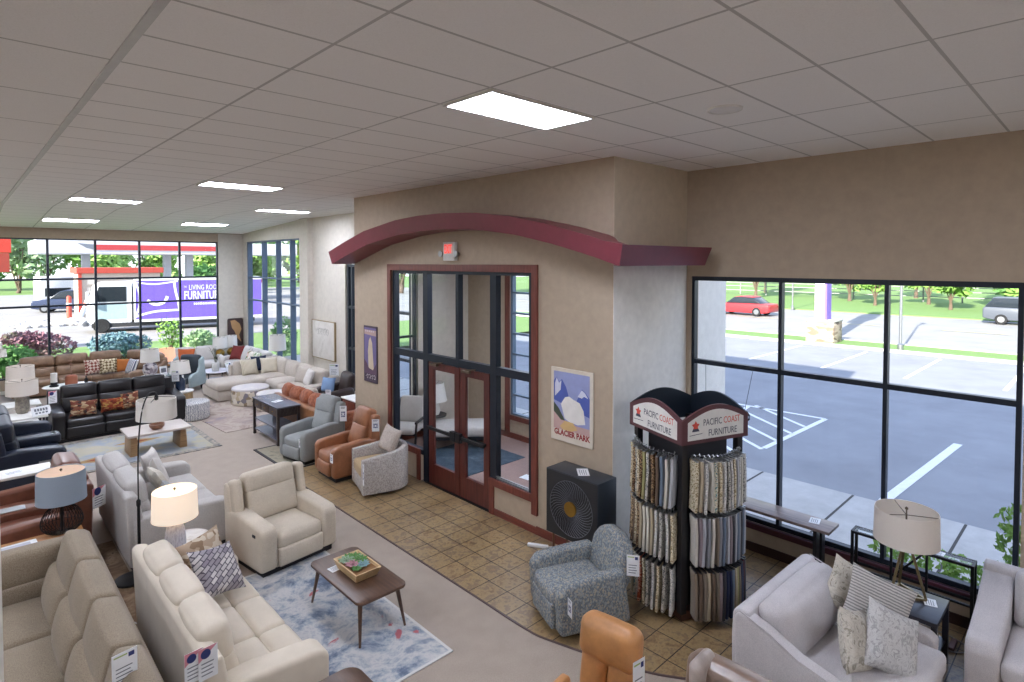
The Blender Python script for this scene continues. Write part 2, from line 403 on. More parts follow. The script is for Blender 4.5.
# vestibule
XI = 8.6
wall('wall_vestibule', m_wall, [(XV, XV+.15, 4.262, 5.58, 0, 5.2), (XV, XV+.15, 9.3, 10.63, 0, 5.2), (XV, XV+.15, 5.58, 9.3, 3.72, 5.2),
     (XV, XV+.15, 5.58, 6.5, 0, .45), (XV, XV+.15, 8.34, 9.3, 0, .45)])
wall('wall_vestibule_side', m_walls, [(XV+.002, XI+.1, 4.255, 4.42, 3.76, 5.2)]); wall('wall_vestibule_return', plain('daylight whitened wall paint', 'efece6', .7), [(XV+.002, XI+.1, 4.255, 4.42, 0, 3.76)])  # window light on the lower side wall is put into its whiter paint
wall('wall_vestibule_far', m_wallw, [(XV+.15, 6.1, 10.48, 10.63, 0, 5.2), (6.1, 7.2, 10.48, 10.63, 3.6, 5.2), (6.1, 7.2, 10.48, 10.63, 0, .5), (7.2, XI+.15, 10.48, 10.63, 0, 5.2)])
wall('wall_vestibule_front', m_wall, [(XI, XI+.15, 4.42, 5.4, 0, 5.2), (XI, XI+.15, 5.4, 9.1, 3.62, 5.2), (XI, XI+.15, 5.4, 9.1, 0, .5), (XI, XI+.15, 9.1, 10.63, 0, 5.2)])
b = new(); box(b, XV+.15, XI, 4.42, 10.48, 3.9, 3.98); struct('ceiling_vestibule', b, m_white)
b = new(); box(b, XV, XI+.15, 4.26, 10.63, 5.2, 6.3); struct('wall_tower', b, m_wallw)
b = new(); box(b, XV+.02, XI, 4.42, 10.48, -.1, .004); struct('floor_vestibule', b, fabric('mauve carpet', '9a7f77', scale=90, amt=.85))
# baseboards and mahogany casing
b = new(); box(b, XV-.02, XV, 4.24, 5.55, 0, .12, bev=.004); box(b, XV-.02, XV, 5.55, 6.46, 0, .1); box(b, XV-.02, XV, 9.3, 10.63, 0, .12); struct('baseboard_vestibule', b, m_trimh)
b = new(); box(b, XW-.02, XW, YF, 4.26, 0, .12); box(b, XV-.02, XW, 4.24, 4.26, 0, .12); struct('baseboard_right', b, plain('dark baseboard', '3b2320', .5))
b = new(); box(b, XI-.02, XI, 4.42, 10.48, 0, .12); box(b, XV+.15, XI, 10.46, 10.48, 0, .12); struct('baseboard_entry', b, m_trimh)
b = new(); box(b, XW-.02, XW, 10.63, YB, 0, .1); box(b, XL, XW, YB-.02, YB, 0, .1); struct('baseboard_back', b, m_white)
def casing(name, y0, y1, z0, z1, w, x0=XV-.035, x1=XV):
    b = new()
    box(b, x0, x1, y0, y0+w, z0, z1, bev=.004); box(b, x0, x1, y1-w, y1, z0, z1, bev=.004)
    box(b, x0, x1, y0+w, y1-w, z1-w, z1, bev=.004)
    return b
b = casing('c', 5.52, 9.36, .27, 3.76, .11); box(b, XV-.035, XV, 5.63, 6.53, .44, .55, bev=.004); box(b, XV-.035, XV, 8.34, 9.25, .44, .55, bev=.004)
box(b, XV-.03, XV, 6.43, 6.53, .0, .44, bev=.004); box(b, XV-.03, XV, 8.34, 8.44, .0, .44, bev=.004); box(b, XV-.03, XV, 9.25, 9.36, 0, .3); struct('trim_3', b, m_trim)
# storefront of the vestibule: frame, lights, doors
win = thing('window_1', None, None, (0, 0, 0)); win['kind'] = 'structure'
b = new()
for y in (9.2, 8.22, 7.34, 6.48, 5.68): box(b, XV+.01, XV+.11, y-(.035 if y not in (8.22, 6.48) else .075), y+(.035 if y not in (8.22, 6.48) else .06), .45 if y in (9.2, 5.68) else (2.1 if y == 7.34 else 0), 3.7)
for z0, z1, ya, yb in ((2.11, 2.23, 5.64, 9.24), (3.6, 3.7, 5.64, 9.24), (.45, .53, 5.64, 6.45), (.45, .53, 8.3, 9.24)): box(b, XV+.012, XV+.108, ya, yb, z0, z1)
obj('window_frame', b, m_dark, win, smooth=False)
b = new()
for ya, yb, za, zb in ((5.73, 6.4, .53, 2.11), (8.3, 9.15, .53, 2.11), (5.73, 6.4, 2.23, 3.6), (6.56, 7.29, 2.23, 3.6), (7.39, 8.14, 2.23, 3.6), (8.3, 9.15, 2.23, 3.6)): box(b, XV+.055, XV+.063, ya, yb, za, zb)
obj('pane', b, m_glass, win, smooth=False)
b = new(); box(b, XV+.012, XV+.05, 5.7, 6.42, .53, .56); box(b, XV+.012, XV+.04, 5.7, 6.42, .575, .59); obj('sill', b, m_steel, win, smooth=False)
for k, (y0, y1) in enumerate(((7.295, 8.13), (6.57, 7.275))):
    d = thing('door_%d' % (k+1), None, None); d['kind'] = 'structure'; w = .13
    b = new(); box(b, XV+.02, XV+.075, y0, y0+w, .02, 2.1, bev=.004); box(b, XV+.02, XV+.075, y1-w, y1, .02, 2.1, bev=.004)
    box(b, XV+.02, XV+.075, y0+w, y1-w, 1.98, 2.1); box(b, XV+.02, XV+.075, y0+w, y1-w, .02, .36); obj('door_frame', b, m_door, d, smooth=False)
    b = new(); box(b, XV+.043, XV+.051, y0+w, y1-w, .36, 1.98); obj('door_pane', b, m_glass, d, smooth=False)
    b = new(); bar(b, (XV-.05, y0+.04, 1.0), (XV-.05, y1-.04, 1.0), .035, .05); bar(b, (XV-.05, y0+.09, 1.0), (XV+.02, y0+.09, 1.0), .04); bar(b, (XV-.05, y1-.09, 1.0), (XV+.02, y1-.09, 1.0), .04)
    bar(b, (XV-.06, (y0 if k == 0 else y1-.12)+.0, 1.0), (XV-.06, (y0 if k == 0 else y1-.12)+.12, 1.0), .06, .15); obj('push_bar', b, m_black, d, smooth=False)
    b = new(); box(b, XV-.03, XV+.02, y1-.28, y1-.08, 2.05, 2.09, bev=.005); bar(b, (XV-.03, y1-.2, 2.1), (XV-.01, y1-.42, 2.13), .02); obj('door_closer', b, m_bronze, d, smooth=False)
b = new(); box(b, XV-.02, XV+.1, 6.5, 8.2, 0, .016); struct('trim_threshold', b, m_black)
# big front windows
def window(n, axis, c, lo, hi, z0, z1, verts, horiz, fw=.07, depth=.09, mat=m_dark, hw=None, frame_top=True):
    o = thing('window_%d' % n, None, None); o['kind'] = 'structure'
    def bx(bm, a0, a1, za, zb, d0, d1):
        if axis == 'x': box(bm, c+d0, c+d1, a0, a1, za, zb)
        else: box(bm, a0, a1, c+d0, c+d1, za, zb)
    b = new(); hw = hw or fw
    for v in [lo+fw/2, hi-fw/2] + list(verts): bx(b, v-fw/2, v+fw/2, z0, z1, 0, depth)
    for z in [z0+hw/2, z1-hw/2] + list(horiz): bx(b, lo+fw, hi-fw, z-hw/2, z+hw/2, .003, depth-.003)
    obj('window_frame', b, mat, o, smooth=False)
    b = new(); bx(b, lo+.01, hi-.01, z0+.01, z1-.01, depth*.45, depth*.45+.008); obj('pane', b, m_glass, o, smooth=False)
    return o
window(2, 'x', XW+.02, .64, 4.18, .38, 3.6, (1.8, 2.96), (2.4,), .042, .09, hw=.06)
b = new(); box(b, XW-.03, XW+.02, .62, 4.18, .3, .38, bev=.006); struct('trim_sill', b, plain('dark red sill', '4f2630', .35))
window(3, 'y', YB+.04, -5.2, 6.7, .38, 4.52, (-3.88, -2.71, -1.54, -.38, .79, 1.96, 3.13, 4.31, 5.48), (2.48, 3.28), .06, .1)
window(4, 'x', XW+.03, 17.15, 21.6, .38, 4.52, (17.9, 19.0, 20.2), (2.46, 3.26), .07, .16, plain('slate blue frame', '4d6076', .45), hw=.05)
window(5, 'x', XW+.03, 11.25, 14.25, .4, 3.74, (12.3, 13.3, 14.02), (1.5, 2.6), .07, .14)
window(6, 'x', XI+.02, 5.42, 9.06, .5, 3.6, (6.3, 7.2, 8.1), (.94, 1.38, 1.82, 2.26, 2.7, 3.14), .06, .1, plain('entry blue frame', '5d7184', .45), hw=.04)
b = new(); box(b, XI-.03, XI, 9.06, 9.2, .12, 3.7, bev=.004); box(b, XI-.03, XI, 5.3, 9.06, .4, .5, bev=.004); struct('trim_4', b, m_trim)
window(7, 'y', 10.52, 6.12, 7.18, .5, 3.6, (6.65,), (2.2,), .05, .08)  # made-up inner window, added to brighten the view through the left pane
# arched maroon canopy round the vestibule
yc, rad = 7.12, None
def arch(y):    # underside height along the canopy
    K = [(3.7, 3.755), (3.83, 3.755), (4.18, 3.86), (4.79, 4.015), (5.47, 4.155), (6.26, 4.255), (7.0, 4.29), (7.6, 4.288), (8.26, 4.25), (9.28, 4.11), (10.0, 3.93), (10.62, 3.76)]
    for (a, za), (c, zc_) in zip(K, K[1:]):
        if y <= c+1e-6: return za+(zc_-za)*(y-a)/(c-a)
    return K[-1][1]
b = new(); ys = [10.62-i*(10.62-3.82)/40 for i in range(41)]
x0, x1 = 5.22, XV
rings = []
for y in ys:
    z = max(3.755, arch(y)); h = .235; yb = max(y, 4.256); xb = x1 if y >= 4.256 else x0+(x1-x0)*max(.02, (y-3.73)/.526)
    if y < 3.83: rings.append([b.verts.new(p) for p in ((x0+.07, 3.82, z), (x0, 3.73, z+h), (xb, 3.73, z+h), (xb, 3.82, z))])
    else: rings.append([b.verts.new(p) for p in ((x0+.07, y, z), (x0, y, z+h), (xb, y, z+h), (xb, y, z))])
for A, B2 in zip(rings, rings[1:]):
    for i in range(4): b.faces.new([A[i], A[(i+1) % 4], B2[(i+1) % 4], B2[i]])
b.faces.new(rings[0])
# mitred return along the vestibule's side face
lo = [b.verts.new(p) for p in ((x0+.07, 3.82, 3.755), (7.2, 3.82, 3.755), (7.2, 4.256, 3.755), (x1, 4.256, 3.755))]
hi = [b.verts.new(p) for p in ((x0, 3.73, 3.99), (7.22, 3.73, 3.99), (7.22, 4.256, 3.99), (x1, 4.256, 3.99))]
b.faces.new(list(reversed(lo))); b.faces.new(hi)
for i in range(4): b.faces.new([lo[i], lo[(i+1) % 4], hi[(i+1) % 4], hi[i]])
struct('trim_canopy', b, m_maroon)
b = new(); box(b, -.2, .1, 2.89, 3.15, 0, 3.35); struct('wall_stair_end', b, m_white)
# ceiling lights and speaker
def clight(x, y, z, label, tilt=0, group=None):
    t = thing('ceiling_light', label, 'ceiling light', (x, y, z), 0, group); t.rotation_euler = (tilt, 0, 0)
    b = new(); box(b, -.61, .61, -.3, -.275, -.02, .004); box(b, -.61, .61, .275, .3, -.02, .004); box(b, -.61, -.585, -.275, .275, -.02, .004); box(b, .585, .61, -.275, .275, -.02, .004); obj('frame', b, m_white, t, smooth=False)
    b = new(); box(b, -.585, .585, -.275, .275, -.012, .002); obj('diffuser', b, m_lamp, t, smooth=False)
clight(3.485, 3.525, ZC, 'large bright rectangular ceiling light nearest the viewer')
clight(3.485, 10.235, ZC, 'rectangular ceiling light in the middle of the showroom ceiling')
for yy_ in (7.3,): clight(7.2, yy_, 3.9, 'unseen ceiling light added to brighten the glass vestibule')  # added fixture, out of sight, lifts the dark vestibule interior
clight(2.257, 14.5, ZC, 'rectangular ceiling light above the dark leather sofa')
clight(5.94, 14.5, ZC, 'rectangular ceiling light near the pillar beside the far right window')
ts = math.atan2(ZB-ZC, YB-YK)
def zc(y): return ZC+(ZB-ZC)*(y-YK)/(YB-YK)
clight(2.257, 19.6, zc(19.6), 'rectangular ceiling light at far left, closest to the back windows', ts)
clight(5.5, 19.3, zc(19.3), 'small far rectangular ceiling light in front of the back corner pier', ts)
for i, (x, y) in enumerate(((-3.6, 3.5), (-3.6, 10.2), (-3.6, 16), (-.6, -2), (4.7, -2.2), (-1, 6.3), (-1, 13))):
    clight(x, y, ZC, 'unseen ceiling light added to help light the showroom', 0, 'unseen ceiling lights')  # unseen fixtures added for the overall room light
t = thing('ceiling_speaker', 'round white flush speaker grille in the ceiling tile', 'speaker', (4.67, 2.31, ZC))
b = new(); lathe(b, [(.0, -.012), (.12, -.012), (.125, -.004), (.125, .003)], 28); obj('grille', b, plain('speaker grille', 'e6e5e3', .8), t)
b = new(); lathe(b, [(.125, -.014), (.14, -.014), (.145, .003), (.125, .003)], 28, cap=False); obj('rim', b, m_white, t)
# exit sign with twin emergency heads
t = thing('exit_sign', 'illuminated red exit sign with two emergency lamp heads above the doors', 'exit sign', (XV, 7.45, 3.99))
b = new(); box(b, -.07, 0, -.15, .15, -.17, .13, bev=.01); obj('housing', b, m_white, t)
b = new(); box(b, -.074, -.07, -.115, .115, -.06, .11); obj('sign_face', b, plain('pale sign face', 'e8c8c0', .5), t, smooth=False)
obj('letters', text_bm('EXIT', .19, face_negx((-.0755, .108, -.045)), .001, .5, bold=.004), emit('exit red', 'ff4a3c', 1.0), t, smooth=False)
for s in (-1, 1):
    b = new(); lathe(b, [(.0, 0), (.035, .005), (.05, .05), (.05, .06), (0, .062)], 16, T((-.03, s*.2, -.06), ry=-PI/2)); bar(b, (-.03, s*.14, -.05), (-.03, s*.2, -.06), .02); obj('lamp_head', b, m_steel, t)

# ------------------------------------------------------------------ upholstery colours
f_taupe = fabric('warm grey chenille', '998b78', '7d6f5c'); f_cream = fabric('cream leather', 'dbd0be', 'd0c4b1', 300, bs=.1); f_creamf = fabric('cream recliner cloth', 'd8cdbb', 'c3b7a4')
f_pale = fabric('pale grey linen', 'c3bfba', 'aca8a4'); f_back = fabric('shadow grey cloth', '6d6760', '565049')
l_dark = leather('espresso leather', '1d1a1c', .3); l_blue = leather('midnight leather', '1d2433', .3); l_brown = leather('saddle leather', '7b4d3c', .3)
l_tan = leather('camel leather', '8c7059', .42); l_cognac = leather('cognac leather', '9c6747', .34); l_orange = leather('orange leather', 'c68d58', .42); l_taupe = leather('taupe leather', '8d7768', .3)
f_grey = fabric('blue grey cloth', '9a9d9c', '868a8a'); f_beige = fabric('oatmeal linen', 'c5bbb0', 'afa59a'); f_white = fabric('ivory linen', 'd4cfca', 'c1bbb5')
f_tweed = spots('grey tweed', [(.0, 'c2bcb6'), (.3, 'a8a29d'), (.5, 'b9b2ac'), (.75, '97918c')], 130, kind='voronoi', sc3=(1, 1, .6)); f_floral = spots('blue grey fern weave', [(.0, '6d757c'), (.35, '8e9496'), (.6, 'a39c8e'), (.8, '787f85')], 85, kind='voronoi', sc3=(1, 1, .7))
f_velvet = fabric('rust velvet', 'a8674a', '834a33', 12, bs=.15); l_olive = leather('chocolate leather', '3a2d29', .4)
m_walnut = wood('walnut', '5f4636', '47342a', .35, 'Y'); m_oak = wood('oak', 'a88660', '8a6b4a', .45, 'X'); m_pine = wood('honey pine', 'b9814a', '9a6637', .4, 'X')
m_plinth = plain('black plinth', '16151a', .6)

def sloped(w0, h0, *p): return p
def seating(name, label, cat, loc, rz, W, D, mat, n=2, sh=.46, aw=.2, ah=.62, bh=1.0, btilt=.2, head=True, foot=True, wings=False, arms=(1, 1), armmat=None, legs=None,
            backmat=None, arm_round=.08, seat_bulge=.035, back_in=.30, group=None, arm_back=None, seat_d=None, bthick=.2, base_mat=None, ledge=True, roll=0):
    """upholstered seat, facing -y, origin on the floor at its centre"""
    t = thing(name, label, cat, loc, rz, group); am = armmat or mat
    hw = W/2; iw = W-aw*(arms[0]+arms[1]); xl = -hw+aw*arms[0]; f = -D/2; bk = D/2
    z0 = .07 if not legs else legs
    b = new(); box(b, xl-.01, xl+iw+.01, f+.04, bk-.06, z0, sh-.17, bev=.02); obj('base', b, mat, t)
    if not legs:
        b = new(); box(b, -hw+.05, hw-.05, f+.06, bk-.06, 0.001, .07); obj('plinth', b, m_plinth, t, smooth=False)
    else:
        for sx in (-1, 1):
            for sy in (f+.08, bk-.08):
                b = new(); lathe(b, [(.018, 0.001), (.028, legs+.01)], 10, T((sx*(hw-.07), sy, 0))); obj('foot', b, m_walnut, t)
    for k, sx in enumerate((-1, 1)):
        if not arms[k]: continue
        x0 = -hw if sx < 0 else hw-aw
        ab = arm_back or ah+.05
        b = new(); prism(b, [(f+.02, z0), (f, z0+.08), (f-.005, ah-.06), (f+.06, ah), (f+.2, ah+.015), (bk-.32, ab), (bk-.06, ab-.02), (bk-.04, z0)], x0, x0+aw, 'x', min(arm_round, aw*.45), 4); obj('arm', b, am, t)
    # outer back
    lean = math.tan(btilt)*.55
    b = new(); prism(b, [(bk-.22, z0), (bk-.02, z0), (bk-.0, bh*.55), (bk+.02, bh-.09), (bk-.03, bh-.06), (bk-.12, bh-.08), (bk-.2, bh*.5)], -hw+.01, hw-.01, 'x', .03, 3); obj('outer_back', b, backmat or mat, t)
    cw = iw/n
    for i in range(n):
        cx = xl+cw*(i+.5)
        b = new(); rbox(b, (cx, f+roll+(D-back_in-roll)/2, sh-.085), (cw-.008, D-back_in-roll, .19), .06 if not roll else .045, (0, .01, seat_bulge)); obj('seat_cushion', b, mat, t)
        if roll: b = new(); rbox(b, (cx, f+roll/2, sh-.09), (cw-.008, roll, .2), .05, (0, .01, seat_bulge*.8)); obj('front_roll', b, mat, t)
        if foot:
            b = new(); rbox(b, (cx, f+.012, (sh-.13+z0)/2), (cw-.012, .07, sh-.16-z0), .03, (0, .015, 0)); obj('footrest', b, mat, t)
        h1 = sh+.0; hm = h1+(bh-h1)*(.62 if wings else .52)
        yb = f+(D-back_in)+.03
        if head:
            M1 = T((cx, yb+.06, (h1+hm)/2+.01), rx=-btilt)
            b = new(); rbox(b, (0, 0, 0), (cw-.008+(.06 if wings else 0), bthick, hm-h1+.06), .05, (.0, .04, .005), M1); obj('lumbar_cushion', b, mat, t)
            M2 = T((cx, yb+.06+math.tan(btilt)*(bh-h1)*.5, (hm+bh)/2), rx=-btilt*.8)
            b = new(); rbox(b, (0, 0, 0), (cw-.008+(.06 if wings else 0), bthick+.02, bh-hm+.04), .06, (0, .03, .008), M2); obj('headrest', b, mat, t)
        else:
            M1 = T((cx, yb+.06, (h1+bh)/2), rx=-btilt)
            b = new(); rbox(b, (0, 0, 0), (cw-.012, bthick, bh-h1+.05), .07, (0, .06, .015), M1); obj('back_cushion', b, mat, t)
    if wings:
        for sx in (-1, 1):
            b = new(); rbox(b, (0, 0, 0), (.13, .2, bh-sh), .05, (.0, .02, 0), T((sx*(hw-.09), bk-.17, (bh+sh)/2-.02), rx=-btilt*.7)); obj('back_wing', b, mat, t)
    return t
def price_tag(label, loc, rz, w=.1, h=.15, rx=0, flat=False, style=0, group='white price tags on the furniture'):
    t = thing('price_tag', label, 'price tag', loc, rz, group); t.rotation_euler = (rx, 0, rz)
    b = new(); box(b, -w/2, w/2, -.0015, .0015, -h/2, h/2); obj('card', b, m_paper, t, smooth=False)
    b = new()
    if style == 0:
        for i in range(3):
            for j in range(3):
                if (i*3+j) not in (4,): box(b, -w*.28+i*w*.2, -w*.28+i*w*.2+w*.15, -.0024, -.0016, -h*.22+j*h*.13, -h*.22+j*h*.13+h*.1)
    elif style == 1: box(b, w*.15, w*.38, -.0024, -.0016, h*.28, h*.42)
    else: lathe(b, [(0, -.0004), (w*.26, -.0004), (w*.26, .0004), (0, .0004)], 20, T((-w*.12, -.0024, h*.3), rx=PI/2))
    obj('logo_print', b, m_ink, t, smooth=False)
    b = new()
    for i in range(4 if style else 2):
        z = h*.02-i*h*.12 if style else h*.42-i*h*.07
        box(b, -w*.35, w*(.3-.08*(i % 2)), -.0024, -.0016, z-h*.02, z+h*.012)
    obj('text_lines', b, m_ink2, t, smooth=False)
    if style == 2: b = new(); b.faces.new([b.verts.new(p) for p in ((-w*.5, -.0017, h*.08), (w*.5, -.0017, h*.5), (-w*.5, -.0017, h*.5))]); obj('pink_corner', b, plain('pink print', 'd98f9a', .6), t, smooth=False)
    if style == 1: b = new(); box(b, -w*.42, w*.1, -.0024, -.0016, h*.38, h*.42); obj('green_stripe', b, plain('green print', '9fb86a', .6), t, smooth=False)
    return t
def paper(label, loc, rz, w=.2, h=.14, name='price_card'):
    t = thing(name, label, 'card', loc, rz)
    b = new(); box(b, -w/2, w/2, -h/2, h/2, 0, .003); obj('card', b, m_paper, t, smooth=False)
    b = new()
    for i in range(4): box(b, -w*.38, w*(.35-.1*(i % 2)), h*.3-i*h*.18-h*.03, h*.3-i*h*.18+h*.02, .0031, .0036)
    obj('text_lines', b, m_ink2, t, smooth=False); return t
def lamp_shade(t, z0, z1, r0, r1, mat, sx=1, sy=1, spider=True, finial=True, disc=None):
    b = new(); lathe(b, [(r0, z0), (r1, z1), (r1-.006, z1), (r0-.006, z0)], 32, sx=sx, sy=sy, cap=False)
    n = len(b.verts)
    lathe(b, [(r0+.002, z0-.004), (r0+.002, z0+.006)], 32, sx=sx, sy=sy, cap=False); o = obj('lamp_shade', b, mat, t)
    if disc:
        b = new(); lathe(b, [(0, z1-.012), (r1-.007, z1-.012), (r1-.007, z1-.007), (0, z1-.007)], 32); obj('top_diffuser', b, disc, t)
    if spider:
        b = new()
        for k in range(3 if not disc else 0):
            a = 2*PI*k/3+.4; tube(b, [(0, 0, z1-.05), ((r1-.006)*math.cos(a)*sx, (r1-.006)*math.sin(a)*sy, z1-.012)], .004, 6)
        if finial: tube(b, [(0, 0, z1-.07), (0, 0, z1+.0)], .006, 6); lathe(b, [(0, z1), (.014, z1+.006), (.014, z1+.02), (0, z1+.032)], 10)
        obj('harp_fitting', b, m_bronze, t)
def table_lamp(label, loc, prof, bmat, z0, z1, r0, r1, smat, rz=0, group=None, sx=1, sy=1, seg=24, base_name='lamp_base', bulb=0, disc=None):
    t = thing('table_lamp', label, 'lamp', loc, rz, group)
    b = new(); lathe(b, prof, seg); obj(base_name, b, bmat, t)
    b = new(); tube(b, [(0, 0, prof[-1][1]-.01), (0, 0, z1-.05)], .008, 8); obj('stem', b, m_brass, t)
    lamp_shade(t, z0, z1, r0, r1, smat, sx, sy, disc=disc)
    if bulb:
        b = new(); bmesh.ops.create_icosphere(b, subdivisions=2, radius=.035, matrix=Matrix.Translation((0, 0, (z0+z1)/2))); obj('bulb', b, emit('warm bulb %s' % label[:12], 'fff0d8', bulb), t)
    return t
s_cream = shade('cream linen shade', 'f3ebe1'); s_white = shade('white linen shade', 'f5f2ec'); s_blue = shade('blue grey shade', 'a7b5c3'); s_lit = shade('glowing shade', 'f8f0e4', .34, 'fff0de')

# ------------------------------------------------------------------ near left: two reclining sofas back to back
t = thing('sectional_sofa', 'grey beige fabric reclining sectional at bottom left corner of the view', 'sofa', (0, 0, 0))
def partbox(name, c, s, r, bl, mat, m=None):
    b = new(); rbox(b, c, s, r, bl, m); return obj(name, b, mat, t)
b = new(); box(b, -1.2, .92, 3.3, 7.62, .07, .3, bev=.02); obj('base', b, f_taupe, t)
b = new(); box(b, -1.1, .9, 3.4, 7.5, .001, .07); obj('plinth', b, m_plinth, t, smooth=False)
b = new(); prism(b, [(.72, .07), (.94, .07), (.98, .55), (.99, .89), (.95, .92), (.86, .91), (.78, .5)], 3.3, 7.66, 'y', .03, 3); obj('outer_back', b, f_taupe, t)
for i in range(5):
    y0 = 7.42-.84*(i+1)
    partbox('seat_cushion', (.13, y0+.42, .37), (.95, .83, .2), .06, (.01, 0, .03), f_taupe)
    mm = T((.68, y0+.42, .6), ry=.26)
    partbox('lumbar_cushion', (0, 0, 0), (.2, .83, .36), .07, (.05, 0, .01), f_taupe, mm)
    mm = T((.8, y0+.42, .86), ry=.26)
    partbox('headrest', (0, 0, 0), (.2, .83, .38), .05, (.035, 0, .01), f_taupe, mm)
partbox('far_end_back', (-.18, 7.56, .74), (2.06, .24, .36), .06, (0, .02, .01), f_taupe)
partbox('far_end_back', (-.18, 7.54, .48), (2.0, .24, .3), .05, (0, .02, .0), f_taupe)
t_sofaB = seating('reclining_sofa', 'cream reclining sofa holding the geometric throw pillow, facing the low walnut table', 'sofa', (1.69, 5.6, 0), PI/2, 2.38, .93, f_cream, n=3, aw=.25, ah=.65, bh=1.03, sh=.46, arm_round=.11, bthick=.2, roll=.27)
t_sofaC = seating('reclining_sofa', 'pale grey sofa with white pillows behind the glowing lamp and arc lamp', 'sofa', (2.03, 9.29, 0), PI/2, 2.16, 1.2, f_pale, n=2, aw=.24, ah=.62, bh=1.02, arm_round=.1, foot=False, seat_bulge=.03)
recl = seating('recliner', 'cream power recliner with wide arms at the end of the blue abstract rug', 'recliner', (3.0, 7.5, 0), R(8), 1.05, .95, f_creamf, n=1, aw=.215, ah=.6, bh=1.03, wings=True, arm_round=.1, btilt=.26, bthick=.22)
b = new(); rbox(b, (-.527, -.3, .5), (.012, .07, .035), .004); obj('control_panel', b, m_black, recl)
# throw pillows on sofas B and C
m_geo = checks('cube pattern cloth', 'd8d3cf', '8e8790', 6, 'brick', c3='5b5660', rot=.6); m_brwn = spots('taupe floral cloth', [(.0, 'b09a84'), (.4, '8d7660'), (.7, 'c9bba6')], 18, kind='voronoi')
pillow('square throw pillow with a grey and white cube pattern on the cream sofa', (1.8, 6.1, .76), .5, .5, .17, m_geo, rx=-.7, rz=R(22), ry=.2)
pillow('tan fringed throw pillow behind the cube patterned one on the cream sofa', (1.75, 6.33, .82), .46, .46, .13, m_brwn, rx=-.45, rz=R(15), ry=-.15)
m_leaf = spots('leaf print cloth', [(.3, 'cfcac2'), (.6, 'b9b2a2'), (.8, 'd7d2ca')], 9, 4)
pillow('white square pillow standing farthest along the pale grey sofa', (2.08, 10.03, .73), .48, .48, .16, f_white, rx=-.35, rz=PI/2-.5)
pillow('white square pillow turned on its point, middle of three on the pale grey sofa', (2.1, 9.72, .72), .46, .46, .15, f_white, rx=-.4, rz=PI/2-.2, ry=.25)
pillow('pale leaf print pillow nearest the arc lamp on the pale grey sofa', (2.02, 9.3, .7), .5, .46, .15, m_leaf, rx=-.5, rz=PI/2, ry=.1)
pillow('small grey lumbar pillow behind the glowing lamp on the pale grey sofa', (2.04, 8.72, .68), .56, .32, .14, f_grey, rx=-.5, rz=PI/2)

# ------------------------------------------------------------------ rug, low table with planter
m_rug = None
def rug_mat():
    m, nt, bb = newmat('abstract rug'); v = coords(nt)
    n1 = N(nt, 'ShaderNodeTexNoise'); n1.inputs['Scale'].default_value = 2.3; n1.inputs['Detail'].default_value = 9; n1.inputs['Roughness'].default_value = .68; n1.inputs['Distortion'].default_value = .35; L(nt, v, n1.inputs['Vector'])
    c1 = ramp(nt, n1.outputs['Fac'], [(.3, '4a566b'), (.4, '737f90'), (.46, 'a3a9b0'), (.52, 'c4c2bf'), (.57, 'a9adb2'), (.63, '7f8998'), (.7, 'b9b8b6')])
    n2 = N(nt, 'ShaderNodeTexNoise'); n2.inputs['Scale'].default_value = 3.0; n2.inputs['Detail'].default_value = 4; n2.inputs['Distortion'].default_value = .8
    mp = N(nt, 'ShaderNodeMapping'); mp.inputs['Location'].default_value = (7, 3, 1); L(nt, v, mp.inputs['Vector']); L(nt, mp.outputs[0], n2.inputs['Vector'])
    k = ramp(nt, n2.outputs['Fac'], [(.655, (0, 0, 0, 1)), (.69, (1, 1, 1, 1))])
    mx = N(nt, 'ShaderNodeMixRGB'); L(nt, k, mx.inputs['Fac']); L(nt, c1, mx.inputs['Color1']); mx.inputs['Color2'].default_value = lin('b56a70')
    L(nt, mx.outputs[0], bb.inputs['Base Color']); bb.inputs['Roughness'].default_value = .95; bb.inputs['Specular IOR Level'].default_value = .1
    bump(nt, bb, noise(nt, v, 200, 2), .3, .003); return m
def rug(label, x0, x1, y0, y1, mat, bmat=None, bw=.0, rz=0, z=.0):
    cx, cy = (x0+x1)/2, (y0+y1)/2
    t = thing('area_rug', label, 'rug', (cx, cy, z), rz); hx, hy = (x1-x0)/2, (y1-y0)/2
    b = new(); box(b, -hx+bw, hx-bw, -hy+bw, hy-bw, .001, .012); obj('pile', b, mat, t, smooth=False)
    if bmat:
        b = new()
        box(b, -hx, hx, -hy, -hy+bw, .001, .0125); box(b, -hx, hx, hy-bw, hy, .001, .0125); box(b, -hx, -hx+bw, -hy+bw, hy-bw, .001, .0125); box(b, hx-bw, hx, -hy+bw, hy-bw, .001, .0125)
        obj('border', b, bmat, t, smooth=False)
    return t
rug('blue grey and white abstract rug beneath the low walnut table', 1.75, 3.43, 4.42, 7.2, rug_mat(), fabric('pale binding', 'd7d5d2'), .03)
t = thing('coffee_table', 'low walnut table with rounded top and tapered legs holding the succulent planter', 'table', (3.05, 5.61, 0), 0)
b = new()
def rrect(hx, hy, r, n=6):
    out = []
    for cx, cy, a0 in ((hx-r, hy-r, 0), (-hx+r, hy-r, 90), (-hx+r, -hy+r, 180), (hx-r, -hy+r, 270)):
        for i in range(n+1):
            a = R(a0+90*i/n); out.append((cx+r*math.cos(a), cy+r*math.sin(a)))
    return out
def bowrect(hx, hy, bow, r=.06):
    out = []
    for x, y in rrect(hx, hy, r):
        out.append((x+math.copysign(bow*(1-(y/hy)**2), x), y+math.copysign(bow*(1-(x/hx)**2), y)))
    return out
prism(b, bowrect(.28, .55, .03), .43, .462, 'z', .01, 2); obj('table_top', b, m_walnut, t)
